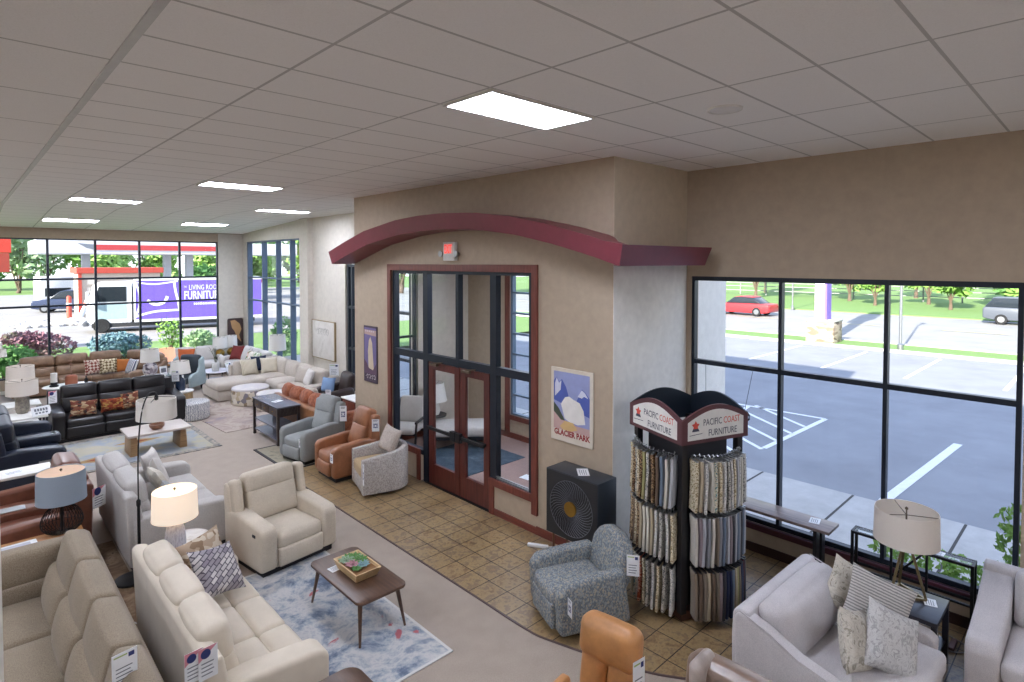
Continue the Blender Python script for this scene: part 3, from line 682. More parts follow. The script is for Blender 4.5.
b = new(); box(b, -.2, .2, -.42, .42, .37, .43); obj('apron', b, m_walnut, t, smooth=False)
for sx in (-1, 1):
    for sy in (-1, 1):
        b = new(); tube(b, [(sx*.26, sy*.53, .013), (sx*.21, sy*.45, .43)], .012, 10, r1=.026); obj('leg', b, m_walnut, t)
t = thing('succulent_planter', 'tapered light wooden box planter filled with green succulents on the walnut table', 'planter', (3.06, 5.62, .463), 0)
b = new()
def tray(b, w0, d0, w1, d1, h, th=.014):
    o = [b.verts.new(p) for p in ((-w0, -d0, 0), (w0, -d0, 0), (w0, d0, 0), (-w0, d0, 0))]; u = [b.verts.new(p) for p in ((-w1, -d1, h), (w1, -d1, h), (w1, d1, h), (-w1, d1, h))]
    ui = [b.verts.new(p) for p in ((-w1+th, -d1+th, h), (w1-th, -d1+th, h), (w1-th, d1-th, h), (-w1+th, d1-th, h))]; oi = [b.verts.new(p) for p in ((-w0+th, -d0+th, .012), (w0-th, -d0+th, .012), (w0-th, d0-th, .012), (-w0+th, d0-th, .012))]
    b.faces.new(list(reversed(o))); b.faces.new(oi)
    for i in range(4):
        j = (i+1) % 4
        b.faces.new([o[i], o[j], u[j], u[i]]); b.faces.new([u[i], u[j], ui[j], ui[i]]); b.faces.new([ui[i], ui[j], oi[j], oi[i]])
tray(b, .12, .2, .15, .25, .1); obj('box', b, wood('birch', 'd9bd92', 'c3a274', .5, 'Y'), t, smooth=False)
b = new(); box(b, -.13, .13, -.225, .225, .06, .075); obj('soil', b, plain('bark', '8c6540', .95), t, smooth=False)
def rosette(b, c, r, n, h, lean=.0):
    for ring, (rr, k) in enumerate(((1, n), (.7, n-2), (.42, max(3, n-4)))):
        for i in range(k):
            a = 2*PI*(i+.5*ring)/k; el = .35+.4*ring
            d = Vector((math.cos(a)*math.cos(el), math.sin(a)*math.cos(el), math.sin(el))); s = Vector((-math.sin(a), math.cos(a), 0)); up = d.cross(s)*-1
            p0 = Vector(c); l = r*rr
            v = [b.verts.new(p0+d*l*q+s*w*l+up*e*l) for q, w, e in ((.1, -.1, 0), (.6, -.24, .06), (1, 0, .1), (.6, .24, .06), (.1, .1, 0), (.6, 0, -.1))]
            for q in ((0, 1, 5), (1, 2, 5), (2, 3, 5), (3, 4, 5), (0, 5, 4)): b.faces.new([v[i2] for i2 in q])
            b.faces.new([v[0], v[4], v[3], v[2], v[1]])
g1, g2, g3, g4 = plain('sage leaf', '8fa98a', .5), plain('green leaf', '5f8f4a', .5), plain('pink green leaf', 'b9868e', .5), plain('blue leaf', '7fa0a6', .5)
for (x, y, r, n, mt) in ((-.06, .13, .085, 8, g1), (.05, .15, .075, 7, g2), (.06, .04, .085, 8, g2), (-.05, .01, .08, 8, g3), (.03, -.07, .075, 8, g4), (-.06, -.1, .06, 7, g2), (.08, .1, .06, 7, g1), (0, .2, .06, 7, g2), (.07, -.02, .05, 6, g4)):
    b = new(); rosette(b, (x, y, .085), r*1.15, n, .05); obj('succulent', b, mt, t, smooth=False)
paper('white price card tucked beside the planter on the walnut table', (2.93, 5.84, .463), .1, .16, .11)
price_tag('white price tag on the outer arm of the cream recliner', (3.535, 7.2, .5), R(66), .09, .14)
# dark round topped end table at the near end of the cream sofa
t = thing('end_table', 'dark brown wooden table cut off by the bottom edge, at the cream sofa arm', 'table', (1.97, 3.92, 0))
b = new(); prism(b, rrect(.3, .3, .12), .52, .56, 'z', .012, 2); obj('table_top', b, m_walnut, t)
for sx in (-1, 1):
    for sy in (-1, 1): b = new(); bar(b, (sx*.2, sy*.2, .001), (sx*.2, sy*.2, .52), .04); obj('leg', b, m_walnut, t, smooth=False)
# price cards standing on the sofa backs at the bottom edge
price_tag('white green striped price card on the back of the grey beige sectional', (.754, 4.5, 1.12), R(10), .15, .21, style=1)
price_tag('pink and white price card on the cream sofa back, left of its pair', (1.14, 4.398, .984), R(5), .12, .22, style=2)
price_tag('pink and white price card on the cream sofa back, right of its pair', (1.231, 4.396, .972), R(5), .13, .23, style=2)

# ------------------------------------------------------------------ arc lamp and nest of tables between the sofas
m_brug = spots('brown tribal rug', [(.3, '5d4c3f'), (.5, '7c6753'), (.62, '8f7c68'), (.75, '3c332d')], 5, 3, dist=1.5)
rug('brown patterned rug under the arc lamp foot', 1.08, 1.46, 6.3, 9.4, m_brug)
t = thing('floor_lamp', 'tall black arc floor lamp with a hanging white drum shade', 'lamp', (1.45, 8.06, .012))
b = new(); lathe(b, [(0, 0), (.19, 0), (.19, .022), (.17, .03), (0, .032)], 32); obj('base', b, m_black, t)
b = new(); tube(b, [(.06, -.05, .02), (.06, -.05, .9)], .017, 12); obj('pole', b, m_black, t)
b = new(); lathe(b, [(.018, .88), (.024, .9), (.024, .95), (.01, .97)], 12, T((.06, -.05, 0))); obj('collar', b, m_black, t)
b = new(); tube(b, smooth_path([(.06, -.05, .95), (.062, -.05, 1.4), (.08, -.045, 1.75), (.125, -.01, 2.03), (.2, .07, 2.17), (.27, .135, 2.19), (.31, .17, 2.16)], 6), .008, 8); obj('arc_rod', b, m_black, t)
b = new(); M = T((.31, .17, 0)); lathe(b, [(.222, 1.85), (.215, 2.09), (.209, 2.09), (.216, 1.85)], 36, M, cap=False); obj('drum_shade', b, s_white, t)
b = new()
for k in range(3): a = 2*PI*k/3; tube(b, [(.31, .17, 2.12), (.31+.21*math.cos(a), .17+.21*math.sin(a), 2.082)], .004, 6)
lathe(b, [(0, 2.07), (.02, 2.08), (.024, 2.12), (.0, 2.16)], 12, M); obj('shade_holder', b, m_black, t)
t = thing('side_table', 'round marble topped accent table with wooden drum foot beside the grey sofa arm', 'table', (1.93, 7.66, 0))
b = new(); lathe(b, [(0, .47), (.235, .47), (.25, .48), (.25, .495), (.24, .5), (0, .5)], 36); obj('table_top', b, spots('white marble', [(.35, 'e6e3dd'), (.55, 'd8d3cb'), (.62, 'b9b1a6'), (.66, 'e9e6e0')], 4, 6, .3, dist=2, bs=0), t)
b = new(); lathe(b, [(.2, .001), (.22, .02), (.22, .45), (.2, .47)], 32); obj('drum_foot', b, wood('terracotta wood', '94654a', '7d513a', .5, 'Z'), t)
t = thing('nesting_table', 'round lavender grey side table carrying the glowing table lamp', 'table', (1.86, 7.16, 0))
b = new(); lathe(b, [(0, .41), (.27, .41), (.285, .42), (.285, .435), (.27, .445), (0, .445)], 36); obj('table_top', b, plain('lavender lacquer', 'a9a0ac', .3), t)
for k in range(3):
    a = 2*PI*k/3+.5; b = new(); tube(b, [(.22*math.cos(a), .22*math.sin(a), .001), (.17*math.cos(a), .17*math.sin(a), .41)], .016, 10); obj('leg', b, wood('dark walnut leg', '5a3a30', '45291f', .4, 'Z'), t)
m_cer = spots('ribbed grey ceramic', [(.3, '9a9aa6'), (.5, 'c9c9d2'), (.7, 'a9a9b6')], 30, 2, .6, sc3=(1, 1, .35), bs=.6)
t = table_lamp('glowing white drum lamp on a textured grey ceramic base near the cream sofa', (1.72, 7.28, .446), [(0, 0), (.075, 0), (.085, .02), (.105, .08), (.108, .22), (.1, .32), (.085, .39), (.055, .42), (.02, .43)], m_cer, .49, .8, .232, .222, s_lit, bulb=7, disc=emit('lit lamp top', 'ffe9c8', .9))
t = thing('potted_plant', 'tiny green plant on the marble accent table behind the glowing lamp', 'plant', (1.9, 7.84, .501))
b = new(); lathe(b, [(0, 0), (.03, 0), (.04, .05), (.034, .05), (.03, .04), (0, .04)], 16); obj('pot', b, m_white, t)
b = new()
for i in range(14):
    a = i*2.4; r = .04+.02*(i % 3); tube(b, [(0, 0, .035), (r*.4*math.cos(a), r*.4*math.sin(a), .09), (r*math.cos(a), r*math.sin(a), .11+.01*(i % 4))], .006, 5, r1=.001)
obj('leaves', b, g2, t)
t = thing('extension_cord', 'white power cord lying loose between the two sofas', 'cord'); b = new()
tube(b, smooth_path([(1.12, 7.3, .02), (1.3, 7.0, .02), (1.2, 6.7, .02), (1.08, 6.75, .02), (1.2, 6.4, .02), (1.04, 6.1, .02)], 6), .006, 6); obj('cable', b, m_paper, t)
b = new(); box(b, 1.08, 1.26, 6.92, 6.98, .013, .045, bev=.005); obj('power_strip', b, m_paper, t)

# ------------------------------------------------------------------ left edge: brown sofa, tables, wire lamp, midnight loveseat
bs = seating('reclining_loveseat', 'glossy saddle brown leather reclining loveseat with centre console at left edge', 'sofa', (.64, 9.86, 0), -PI/2, 1.72, 1.12, l_brown, n=2, aw=.2, ah=.6, bh=1.04, arm_round=.08, bthick=.24)
b = new(); rbox(b, (0, -.1, .52), (.24, .72, .14), .04); o = obj('console', b, l_brown, bs)
b = new(); box(b, -.09, .09, -.42, -.05, .59, .6, bev=.004); obj('console_lid', b, m_steel, bs, smooth=False)
price_tag('white price card hanging from the end of the brown leather loveseat', (1.27, 9.02, .78), R(35), .19, .26, style=2)
t = thing('end_table', 'honey wood end table under the blue shaded wire lamp', 'table', (.62, 8.55, 0))
b = new(); box(b, -.44, .44, -.33, .3, .5, .54, bev=.006); obj('table_top', b, m_pine, t)
b = new(); box(b, -.4, .4, -.29, .26, .42, .5); obj('apron', b, m_pine, t, smooth=False)
for sx in (-.4, .4):
    for sy in (-.28, .25): b = new(); bar(b, (sx, sy, .001), (sx, sy, .46), .05); obj('leg', b, m_pine, t, smooth=False)
t = thing('magazine', 'white booklet lying on the honey wood end table', 'booklet', (.42, 8.56, .541), .06)
b = new(); box(b, -.2, .2, -.15, .15, 0, .02, bev=.003); obj('pages', b, m_paper, t, smooth=False)
b = new(); box(b, -.12, .14, -.02, .1, .0202, .0212); obj('cover_print', b, plain('grey print', 'b9bcc8', .4), t, smooth=False)
t = thing('table_lamp', 'blue grey drum lamp on a bulging black wire base at left', 'lamp', (.86, 8.75, .541))
b = new()
for k in range(32):
    a = 2*PI*k/32; pts = [(.05*math.cos(a), .05*math.sin(a), 0)]
    pts = [(r*math.cos(a), r*math.sin(a), z) for r, z in ((.06, .012), (.14, .03), (.2, .09), (.205, .17), (.16, .27), (.08, .34), (.03, .38))]
    tube(b, smooth_path(pts, 3), .004, 5)
for r, z in ((.06, .012), (.2, .1)): tube(b, [(r*math.cos(2*PI*i/28), r*math.sin(2*PI*i/28), z) for i in range(28)], .004, 5, closed=True)
obj('wire_base', b, m_black, t)
b = new(); lathe(b, [(0, 0), (.07, 0), (.07, .012), (.012, .02), (.012, .7)], 20); obj('stem', b, m_black, t)
lamp_shade(t, .4, .75, .25, .242, s_blue, disc=plain('peach lamp lining', 'e6c3a4', .8))
t = thing('console_table', 'long white topped console behind the brown leather loveseat', 'table', (.35, 11.02, 0))
b = new(); box(b, -.62, .62, -.22, .22, .71, .75, bev=.005); obj('table_top', b, m_white, t)
for sx in (-.58, .58):
    for sy in (-.18, .18): b = new(); bar(b, (sx, sy, .001), (sx, sy, .71), .045); obj('leg', b, m_blackw, t, smooth=False)
paper('crumpled white leaflet on the white topped console', (.55, 11.0, .751), .2, .25, .16, 'leaflet')
ls = seating('reclining_loveseat', 'midnight blue leather reclining loveseat with console at the left edge', 'sofa', (.83, 13.62, 0), PI/2, 2.4, .95, l_blue, n=2, aw=.24, ah=.64, bh=1.08, arm_round=.07, bthick=.24)
b = new(); rbox(b, (0, -.14, .55), (.3, .74, .16), .04); obj('console', b, l_blue, ls)
for sx in (-.07, .07): b = new(); lathe(b, [(.035, .632), (.045, .64), (.03, .642), (.03, .62)], 16, T((sx, -.42, 0)), cap=False); obj('cup_holder', b, m_steel, ls)
b = new(); rbox(b, (-1.205, -.2, .44), (.012, .2, .05), .005); obj('handle', b, m_steel, ls)
# white end tables with two lamps beside the espresso sofa
m_gcer = spots('speckled grey ceramic', [(.3, '6f6a64'), (.5, '8e877d'), (.7, 'a59d90')], 16, 3, .6)
def white_table(label, loc):
    t = thing('end_table', label, 'table', loc)
    b = new(); box(b, -.33, .33, -.33, .33, .565, .6, bev=.005); obj('table_top', b, m_white, t)
    b = new(); box(b, -.3, .3, -.3, .3, .14, .165); obj('shelf', b, m_white, t, smooth=False)
    for sx in (-.3, .3):
        for sy in (-.3, .3): b = new(); bar(b, (sx, sy, .001), (sx, sy, .565), .04); obj('leg', b, m_blackw, t, smooth=False)
white_table('white end table nearest the espresso sofa, with the larger ceramic lamp', (1.0, 15.75, 0)); white_table('farther white end table behind the larger ceramic lamp', (1.0, 17.1, 0))
prof = [(0, 0), (.09, 0), (.1, .02), (.125, .1), (.12, .25), (.115, .36), (.05, .39), (.02, .4)]
table_lamp('linen drum lamp on grey ceramic base, nearer of the pair left of the espresso sofa', (.95, 16.0, .601), prof, m_gcer, .4, .7, .275, .27, s_cream)
table_lamp('linen drum lamp partly hidden behind another at the left', (1.0, 17.2, .601), [(r_, z_*1.2) for r_, z_ in prof], m_gcer, .52, .84, .26, .25, s_cream)
t = thing('sign_card', 'white printed sign card leaning in front of the ceramic lamp', 'sign', (1.22, 15.52, .69), R(20)); t.rotation_euler = (-.35, 0, R(20))
b = new(); box(b, -.17, .17, -.004, .004, -.09, .1); obj('card', b, m_paper, t, smooth=False)
b = new()
for i in range(5): box(b, -.12+i*.05, -.085+i*.05, -.0055, -.0041, .0, .055)
for i in range(4): box(b, -.11+i*.06, -.07+i*.06, -.0055, -.0041, -.055, -.02)
obj('print', b, m_ink2, t, smooth=False)
t = thing('floor_lamp', 'white two tiered lamp at the very left edge of the view', 'lamp', (.62, 17.9, 0))
b = new(); lathe(b, [(0, .001), (.16, .001), (.16, .02), (.015, .03), (.015, 1.85), (0, 1.86)], 20); obj('stand', b, m_steel, t)
b = new(); lathe(b, [(.19, 1.6), (.18, 1.78), (.175, 1.78), (.185, 1.6)], 24, cap=False); obj('lower_shade', b, s_white, t)
b = new(); lathe(b, [(.11, 1.79), (.1, 1.97), (.095, 1.97), (.105, 1.79)], 24, cap=False); obj('upper_shade', b, s_white, t)

# ------------------------------------------------------------------ espresso sofa group
m_nav = spots('pale southwestern rug', [(.3, '8a96a4'), (.45, '9a9fa4'), (.56, 'aba696'), (.7, 'b3a993'), (.82, '9aa0a4')], 2.2, 5, dist=.6)
t = rug('pale southwestern rug with tan diamonds under the pale bench table', 1.3, 3.9, 12.75, 15.1, m_nav, fabric('dark stitched border', 'a79f8f', '5b5d62', 14), .12)
for (x, y) in ((-.72, -.45), (.1, .35)):
    b = new(); prism(b, [(x-.42, y), (x, y-.18), (x+.42, y), (x, y+.18)], .0125, .0135, 'z', 0); o = obj('diamond_motif', b, plain('tan wool', 'a08256', .95), t, smooth=False)
    b = new(); prism(b, [(x-.2, y), (x, y-.085), (x+.2, y), (x, y+.085)], .0137, .0143, 'z', 0); obj('diamond_centre', b, plain('rust wool', '8a4527', .95), o, smooth=False)
es = seating('reclining_sofa', 'espresso leather three seat reclining sofa with patterned pillows', 'sofa', (2.62, 15.78, 0), 0, 2.5, 1.15, l_dark, n=3, aw=.23, ah=.64, bh=1.03, arm_round=.1, bthick=.24)
m_kil = spots('kilim cloth', [(.0, '6d3a2e'), (.25, '94795c'), (.45, '3a2c2a'), (.6, 'a99376'), (.8, '6f4634')], 16, kind='voronoi', sc3=(1, 1, 1.6))
m_kil2 = spots('rust kilim cloth', [(.0, '74301f'), (.4, '86502f'), (.65, '55231b'), (.85, '94763f')], 20, kind='voronoi', sc3=(1, 1, 2))
pillow('beige and rust medallion pillow, leftmost on the espresso sofa', (1.93, 15.44, .64), .5, .36, .15, m_kil, rx=-.35, ry=.1)
pillow('rust red kilim pillow in the middle of the espresso sofa', (2.45, 15.44, .63), .46, .3, .14, m_kil2, rx=-.3)
pillow('tan kilim pillow, rightmost on the espresso sofa', (2.8, 15.5, .66), .38, .38, .13, m_kil, rx=-.3, rz=.25)
price_tag('white and red price card on the left arm of the espresso sofa', (1.42, 15.6, .93), R(10), .15, .26, style=2)
price_tag('white price card on the right back edge of the espresso sofa', (3.86, 16.1, .98), R(-20), .16, .3, rx=.3, style=1)
t = thing('bench_table', 'pale stone topped bench table with plank legs on the southwestern rug', 'table', (2.86, 13.45, .0))
b = new(); prism(b, rrect(.55, .4, .03), .405, .45, 'z', .008, 2); obj('table_top', b, wood('pale stone wood', 'c9bdb4', 'b0a49b', .35, 'X'), t)
for sx in (-.43, .43): b = new(); prism(b, [(sx-.07, .014), (sx+.07, .014), (sx+.05, .405), (sx-.05, .405)], -.28, .28, 'y', .008, 2); obj('leg', b, m_oak, t)
t = thing('wooden_bowl', 'small brown wooden bowl on the pale bench table', 'bowl', (2.85, 13.32, .451))
b = new(); lathe(b, [(0, 0), (.09, 0), (.13, .05), (.14, .1), (.125, .1), (.11, .05), (0, .03)], 24); obj('bowl', b, wood('turned wood', '8a6248', '6f4a36', .4, 'X'), t)
# drum table with bottle lamp, and the patterned drum ottoman
t = thing('drum_table', 'round wooden drum table with white top beside the espresso sofa', 'table', (4.05, 16.3, 0))
b = new(); lathe(b, [(.22, .001), (.25, .03), (.25, .5), (.23, .53)], 32); obj('drum', b, wood('ash drum', '9c8055', '7d6440', .45, 'Z'), t)
b = new(); lathe(b, [(0, .53), (.26, .53), (.265, .545), (.26, .56), (0, .56)], 32); obj('table_top', b, m_white, t)
table_lamp('white drum lamp with a dark blue bottle base on the drum table', (4.03, 16.35, .561), [(0, 0), (.1, 0), (.115, .03), (.118, .22), (.1, .28), (.04, .33), (.03, .4), (.015, .41)], plain('navy glaze', '24324a', .2), .44, .74, .24, .2, s_white)
m_pat = checks('grey twig print', 'e2dfdb', '8f939b', 9, 'wave', up=False, dist=6)
def drum_ottoman(label, loc, r, h, mat, sx=1, sy=1, rz=0):
    t = thing('ottoman', label, 'ottoman', loc, rz)
    b = new(); lathe(b, [(r*.9, .001), (r*.98, .03), (r, .06), (r, h-.08), (r*.99, h-.06)], 36, sx=sx, sy=sy); obj('side_cover', b, mat, t)
    b = new(); lathe(b, [(r*.985, h-.062), (r*1.0, h-.04), (r*.96, h-.012), (r*.6, h+.008), (0, h+.014)], 36, sx=sx, sy=sy); obj('top_cushion', b, mat if sx == 1 else m_otop, t)
m_otop = spots('pale botanical cloth', [(.3, 'cfcac4'), (.7, 'bfbac0')], 7, 4); m_bot = spots('botanical print', [(.0, 'c9bfae'), (.4, '7f7a80'), (.55, 'b7a98f'), (.75, 'd6cfc4'), (.9, '8f7f6a')], 9, kind='voronoi')
drum_ottoman('small white twig print drum ottoman near the espresso sofa', (4.08, 15.5, 0), .37, .43, m_pat)
m_blotch = spots('faded blush rug', [(.3, '756f80'), (.43, '9a8b84'), (.53, 'b0a398'), (.63, '8c7a74'), (.78, 'b9aea5')], 1.8, 7, dist=.8)
rug('faded blush and grey rug in front of the oatmeal sectional', 4.15, 6.3, 13.7, 17.0, m_blotch, rz=.06)
# ------------------------------------------------------------------ back windows: camel sectional
t = thing('sectional_sofa', 'camel leather curved reclining sectional in front of the back windows', 'sofa')
def arcseat(t, mat, pts, faces, sh=.47, bh=1.0, D=1.0, foot=True):
    """row of seats: each at (x, y, heading, width)"""
    for (x, y, a, w) in pts:
        M = T((x, y, 0), rz=a)
        b = new(); box(b, -w/2, w/2, -D/2+.02, D/2, .06, .32, M, bev=.02); obj('base', b, mat, t)
        b = new(); box(b, -w/2-.03, w/2+.03, D/2-.16, D/2, .06, bh-.12, M, bev=.04, seg=3); obj('outer_back', b, mat, t)
        b = new(); rbox(b, (0, -.14, .4), (w-.01, D-.3, .18), .06, (0, .01, .03), M); obj('seat_cushion', b, mat, t)
        b = new(); rbox(b, (0, 0, 0), (w-.01, .2, .32), .07, (0, .05, .01), M @ T((0, D/2-.24, .6), rx=-.2)); obj('lumbar_cushion', b, mat, t)
        b = new(); rbox(b, (0, 0, 0), (w-.012, .22, .3), .08, (0, .04, .01), M @ T((0, D/2-.18, bh-.13), rx=-.15)); obj('headrest', b, mat, t)
arcseat(t, l_tan, [(1.62, 21.2, 0, .8), (2.42, 21.2, 0, .8), (3.2, 21.17, -.15, .8), (3.82, 20.82, -.8, .7), (4.02, 20.12, -1.5, .75)], None, bh=1.05)
for (x, y, a) in ((1.12, 21.2, 0), (4.0, 19.62, -PI/2)):
    b = new(); prism(b, [(-.48, .06), (-.5, .58), (-.42, .65), (.2, .68), (.45, .9), (.48, .06)], -.12, .12, 'x', .06, 3, T((x, y, 0), rz=a)); obj('arm', b, l_tan, t)
b = new(); rbox(b, (3.95, 19.72, .52), (.8, .2, .2), .06); obj('console', b, l_tan, t)
m_geo2 = checks('red cream lattice', 'c9b6a6', '7d4038', 16, 'checker', rot=.78)
m_geo3 = checks('olive cream lattice', 'cabda0', '6d5a40', 16, 'checker', rot=.78)
m_strp = checks('white navy stripe', 'd8d6d6', '5c6275', 5, 'wave', up=False, dist=.3)
pillow('red and cream lattice pillow, leftmost of the cluster on the camel sectional', (2.85, 20.82, .72), .45, .45, .14, m_geo2, rx=-.3, rz=.1)
pillow('olive and cream lattice pillow between the red one and the orange one', (3.2, 20.7, .72), .45, .45, .14, m_geo3, rx=-.35, rz=-.1)
pillow('burnt orange pillow tucked in the corner of the camel sectional', (3.58, 20.62, .7), .42, .4, .14, plain('burnt orange cloth', 'a8622c', .9), rx=-.3, rz=-.4)
pillow('white striped pillow on the turned end of the camel sectional', (3.68, 20.05, .73), .48, .46, .15, m_strp, rx=-.35, rz=-1.3)
t = thing('coffee_table', 'oval white coffee table behind the espresso sofa', 'table', (2.14, 19.75, 0))
b = new(); lathe(b, [(0, .42), (.55, .42), (.57, .435), (.55, .45), (0, .45)], 40, sx=1, sy=.72); obj('table_top', b, m_white, t)
for sx, sy in ((-.35, -.2), (.35, -.2), (-.35, .2), (.35, .2)): b = new(); tube(b, [(sx*1.1, sy*1.1, .001), (sx, sy, .42)], .02, 8); obj('leg', b, m_blackw, t)
t = thing('candle', 'white pillar candle on a black holder on the oval white table', 'candle', (1.83, 19.72, .451))
b = new(); lathe(b, [(0, 0), (.1, 0), (.1, .04), (.07, .05), (.08, .12), (0, .12)], 20); obj('holder', b, m_black, t)
b = new(); lathe(b, [(0, .12), (.075, .12), (.075, .36), (0, .36)], 20); obj('wax', b, m_white, t)
def branch_vase(label, loc, prof, mat, n, h, leafmat, name='vase', sp=.25):
    t = thing(name, label, 'vase', loc); b = new(); lathe(b, prof, 20); obj('vessel', b, mat, t)
    rnd = random.Random(int(loc[0]*100)); b = new()
    for i in range(n):
        a = rnd.uniform(0, 2*PI); s = rnd.uniform(.2, 1)*sp; z0 = prof[-1][1]
        p = smooth_path([(0, 0, z0*.5), (s*.3*math.cos(a), s*.3*math.sin(a), z0+h*.4), (s*math.cos(a), s*math.sin(a), z0+h*rnd.uniform(.7, 1))], 4); tube(b, p, .006, 5, r1=.002)
        for q in p[5:]:
            a2 = rnd.uniform(0, 2*PI); d = Vector((math.cos(a2), math.sin(a2), .3))*.05; s2 = Vector((-math.sin(a2), math.cos(a2), 0))*.015; quad(b, [q, q+d*.5+s2, q+d, q+d*.5-s2])
    obj('stems', b, leafmat, t); return t
branch_vase('terracotta vase with thin dry twigs on the oval white table', (2.2, 19.68, .451), [(0, 0), (.13, 0), (.14, .02), (.14, .22), (.12, .26), (.07, .28)], plain('terracotta', '97583f', .7), 6, .55, plain('dry twig', '8a6a5a', .9), sp=.12)
t = thing('bottle', 'small dark bottle standing on the right of the oval white table', 'bottle', (2.52, 19.62, .451)); b = new(); lathe(b, [(0, 0), (.04, 0), (.042, .13), (.015, .17), (.015, .22), (0, .22)], 14); obj('bottle', b, m_black, t)
# lamp table, wing chair, lit lamp
t = thing('lamp_table', 'dark round lamp table at the end of the camel sectional', 'table', (3.95, 18.85, 0))
b = new(); lathe(b, [(0, .55), (.32, .55), (.32, .58), (0, .58)], 32); obj('table_top', b, m_white, t)
b = new(); lathe(b, [(0, .001), (.2, .001), (.2, .03), (.04, .06), (.04, .55)], 24); obj('pedestal', b, m_blackw, t)
m_mos = spots('mosaic glaze', [(.0, 'b8b4b6'), (.3, '5a5560'), (.5, 'd0c8c4'), (.75, '8a8088')], 14, kind='voronoi', rough=.4)
table_lamp('white lamp on a round mosaic patterned base beside the camel sectional', (3.9, 18.9, .581), [(0, 0), (.1, 0), (.17, .08), (.19, .2), (.16, .32), (.08, .38), (.02, .39)], m_mos, .41, .76, .24, .22, s_white)
t = thing('picture_frame', 'small white picture card on the dark lamp table', 'picture', (4.2, 18.72, .581), .3)
b = new(); box(b, -.1, .1, -.01, .01, .0, .26, T(rx=-.15)); obj('frame', b, m_paper, t, smooth=False)
b = new(); box(b, -.07, .07, -.012, -.0105, .08, .2, T(rx=-.15)); obj('picture', b, m_ink2, t, smooth=False)
l_wing = leather('dark teal leather', '28323a', .35); f_teal = fabric('pale teal cloth', 'a9b8ba', '95a7aa')
t = thing('wing_chair', 'dark wingback chair with pale teal outer sides', 'armchair', (4.82, 19.1, 0), R(-48)); t.scale = (.95, .95, .88)
b = new(); rbox(b, (0, -.02, .36), (.62, .62, .2), .06, (0, 0, .03)); obj('seat', b, l_wing, t)
b = new(); rbox(b, (0, 0, 0), (.66, .16, .72), .07, (0, .05, .02), T((0, .3, .78), rx=-.15)); obj('inner_back', b, l_wing, t)
b = new(); prism(b, [(-.36, .16), (.36, .16), (.38, .7), (.34, 1.05), (.2, 1.13), (-.2, 1.13), (-.34, 1.05), (-.38, .7)], .36, .44, 'y', .03, 3, T((0, 0, 0), rx=-.06)); obj('outer_back', b, f_teal, t)
for sx in (-1, 1):
    b = new(); prism(b, [(-.38, .16), (-.4, .5), (-.3, .6), (.0, .62), (.1, .8), (.12, 1.02), (.3, 1.1), (.42, .16)], sx*.42-.05, sx*.42+.05, 'x', .035, 3); obj('wing_arm', b, f_teal, t)
    for sy in (-.3, .34): b = new(); lathe(b, [(.018, .001), (.03, .17)], 10, T((sx*.33, sy, 0))); obj('leg', b, m_blackw, t)
price_tag('white price tag hanging on the teal sided wing chair', (4.62, 18.62, .45), R(-48), .14, .2)
t = thing('end_table', 'square dark end table behind the wing chair', 'table', (4.72, 20.66, 0)); b = new(); box(b, -.21, .21, -.21, .21, .5, .54, bev=.005); obj('table_top', b, m_blackw, t)
for sx in (-.17, .17):
    for sy in (-.17, .17): b = new(); bar(b, (sx, sy, .001), (sx, sy, .5), .04); obj('leg', b, m_blackw, t, smooth=False)
table_lamp('warm glowing drum lamp behind the wing chair by the back window', (4.72, 20.66, .541), [(0, 0), (.09, 0), (.09, .02), (.03, .05), (.05, .12), (.015, .16)], m_brass, .16, .54, .25, .23, shade('pink glowing shade', 'eecfb4', .5, 'ffc9a0'), bulb=6)
# pale armless sofa with orange pillow, round table
so = seating('sofa', 'pale grey sofa with one orange pillow in front of the back window', 'sofa', (5.75, 21.35, 0), R(-6), 1.6, .95, f_white, n=2, aw=.16, ah=.6, bh=.9, head=False, foot=False, legs=.13)
pillow('burnt orange pillow on the pale grey sofa by the back window', (5.38, 21.1, .72), .52, .5, .16, plain('orange velvet', 'b35a2b', .85), rx=-.4, rz=-.5)
t = thing('round_table', 'round two tiered white coffee table with a vase near the back windows', 'table', (5.76, 19.4, 0))
for z, r in ((.43, .45), (.16, .38)): b = new(); lathe(b, [(0, z-.03), (r-.01, z-.03), (r, z-.015), (r-.01, z), (0, z)], 36); obj('table_top' if z > .3 else 'lower_shelf', b, plain('lilac white lacquer', 'd5d4dd', .25), t)
for k in range(4): a = PI/4+k*PI/2; b = new(); tube(b, [(.4*math.cos(a), .4*math.sin(a), .001), (.4*math.cos(a), .4*math.sin(a), .405)], .014, 8); obj('leg', b, m_black, t)
branch_vase('white vase of thin branches on the round two tiered table', (5.74, 19.3, .431), [(0, 0), (.09, 0), (.1, .02), (.1, .24), (.085, .26)], plain('stoneware', 'cfcdc6', .6), 12, .5, plain('olive twig', '6d6f55', .9), sp=.4)
price_tag('large white price card leaning on the edge of the round two tiered table', (6.05, 19.03, .52), R(25), .22, .34, rx=-.4, style=1)
sw = seating('sofa', 'ivory sofa on dark legs with a dark red pillow along the far right window', 'sofa', (6.93, 19.85, 0), -PI/2, 2.4, .95, f_white, n=3, aw=.16, ah=.6, bh=.88, head=False, foot=False, legs=.17)
m_flr = spots('floral cloth', [(.0, 'd8cfc2'), (.4, 'b8583a'), (.6, '6f7f55'), (.8, 'e2dad0')], 10, kind='voronoi')
pillow('dark red pillow at the far end of the ivory sofa by the window', (6.85, 20.7, .72), .52, .5, .16, plain('garnet velvet', '6f2420', .85), rx=-.4, rz=-PI/2+.5)
pillow('white square pillow between the dark red and the floral one', (6.95, 20.15, .74), .54, .52, .15, f_white, rx=-.35, rz=-PI/2)
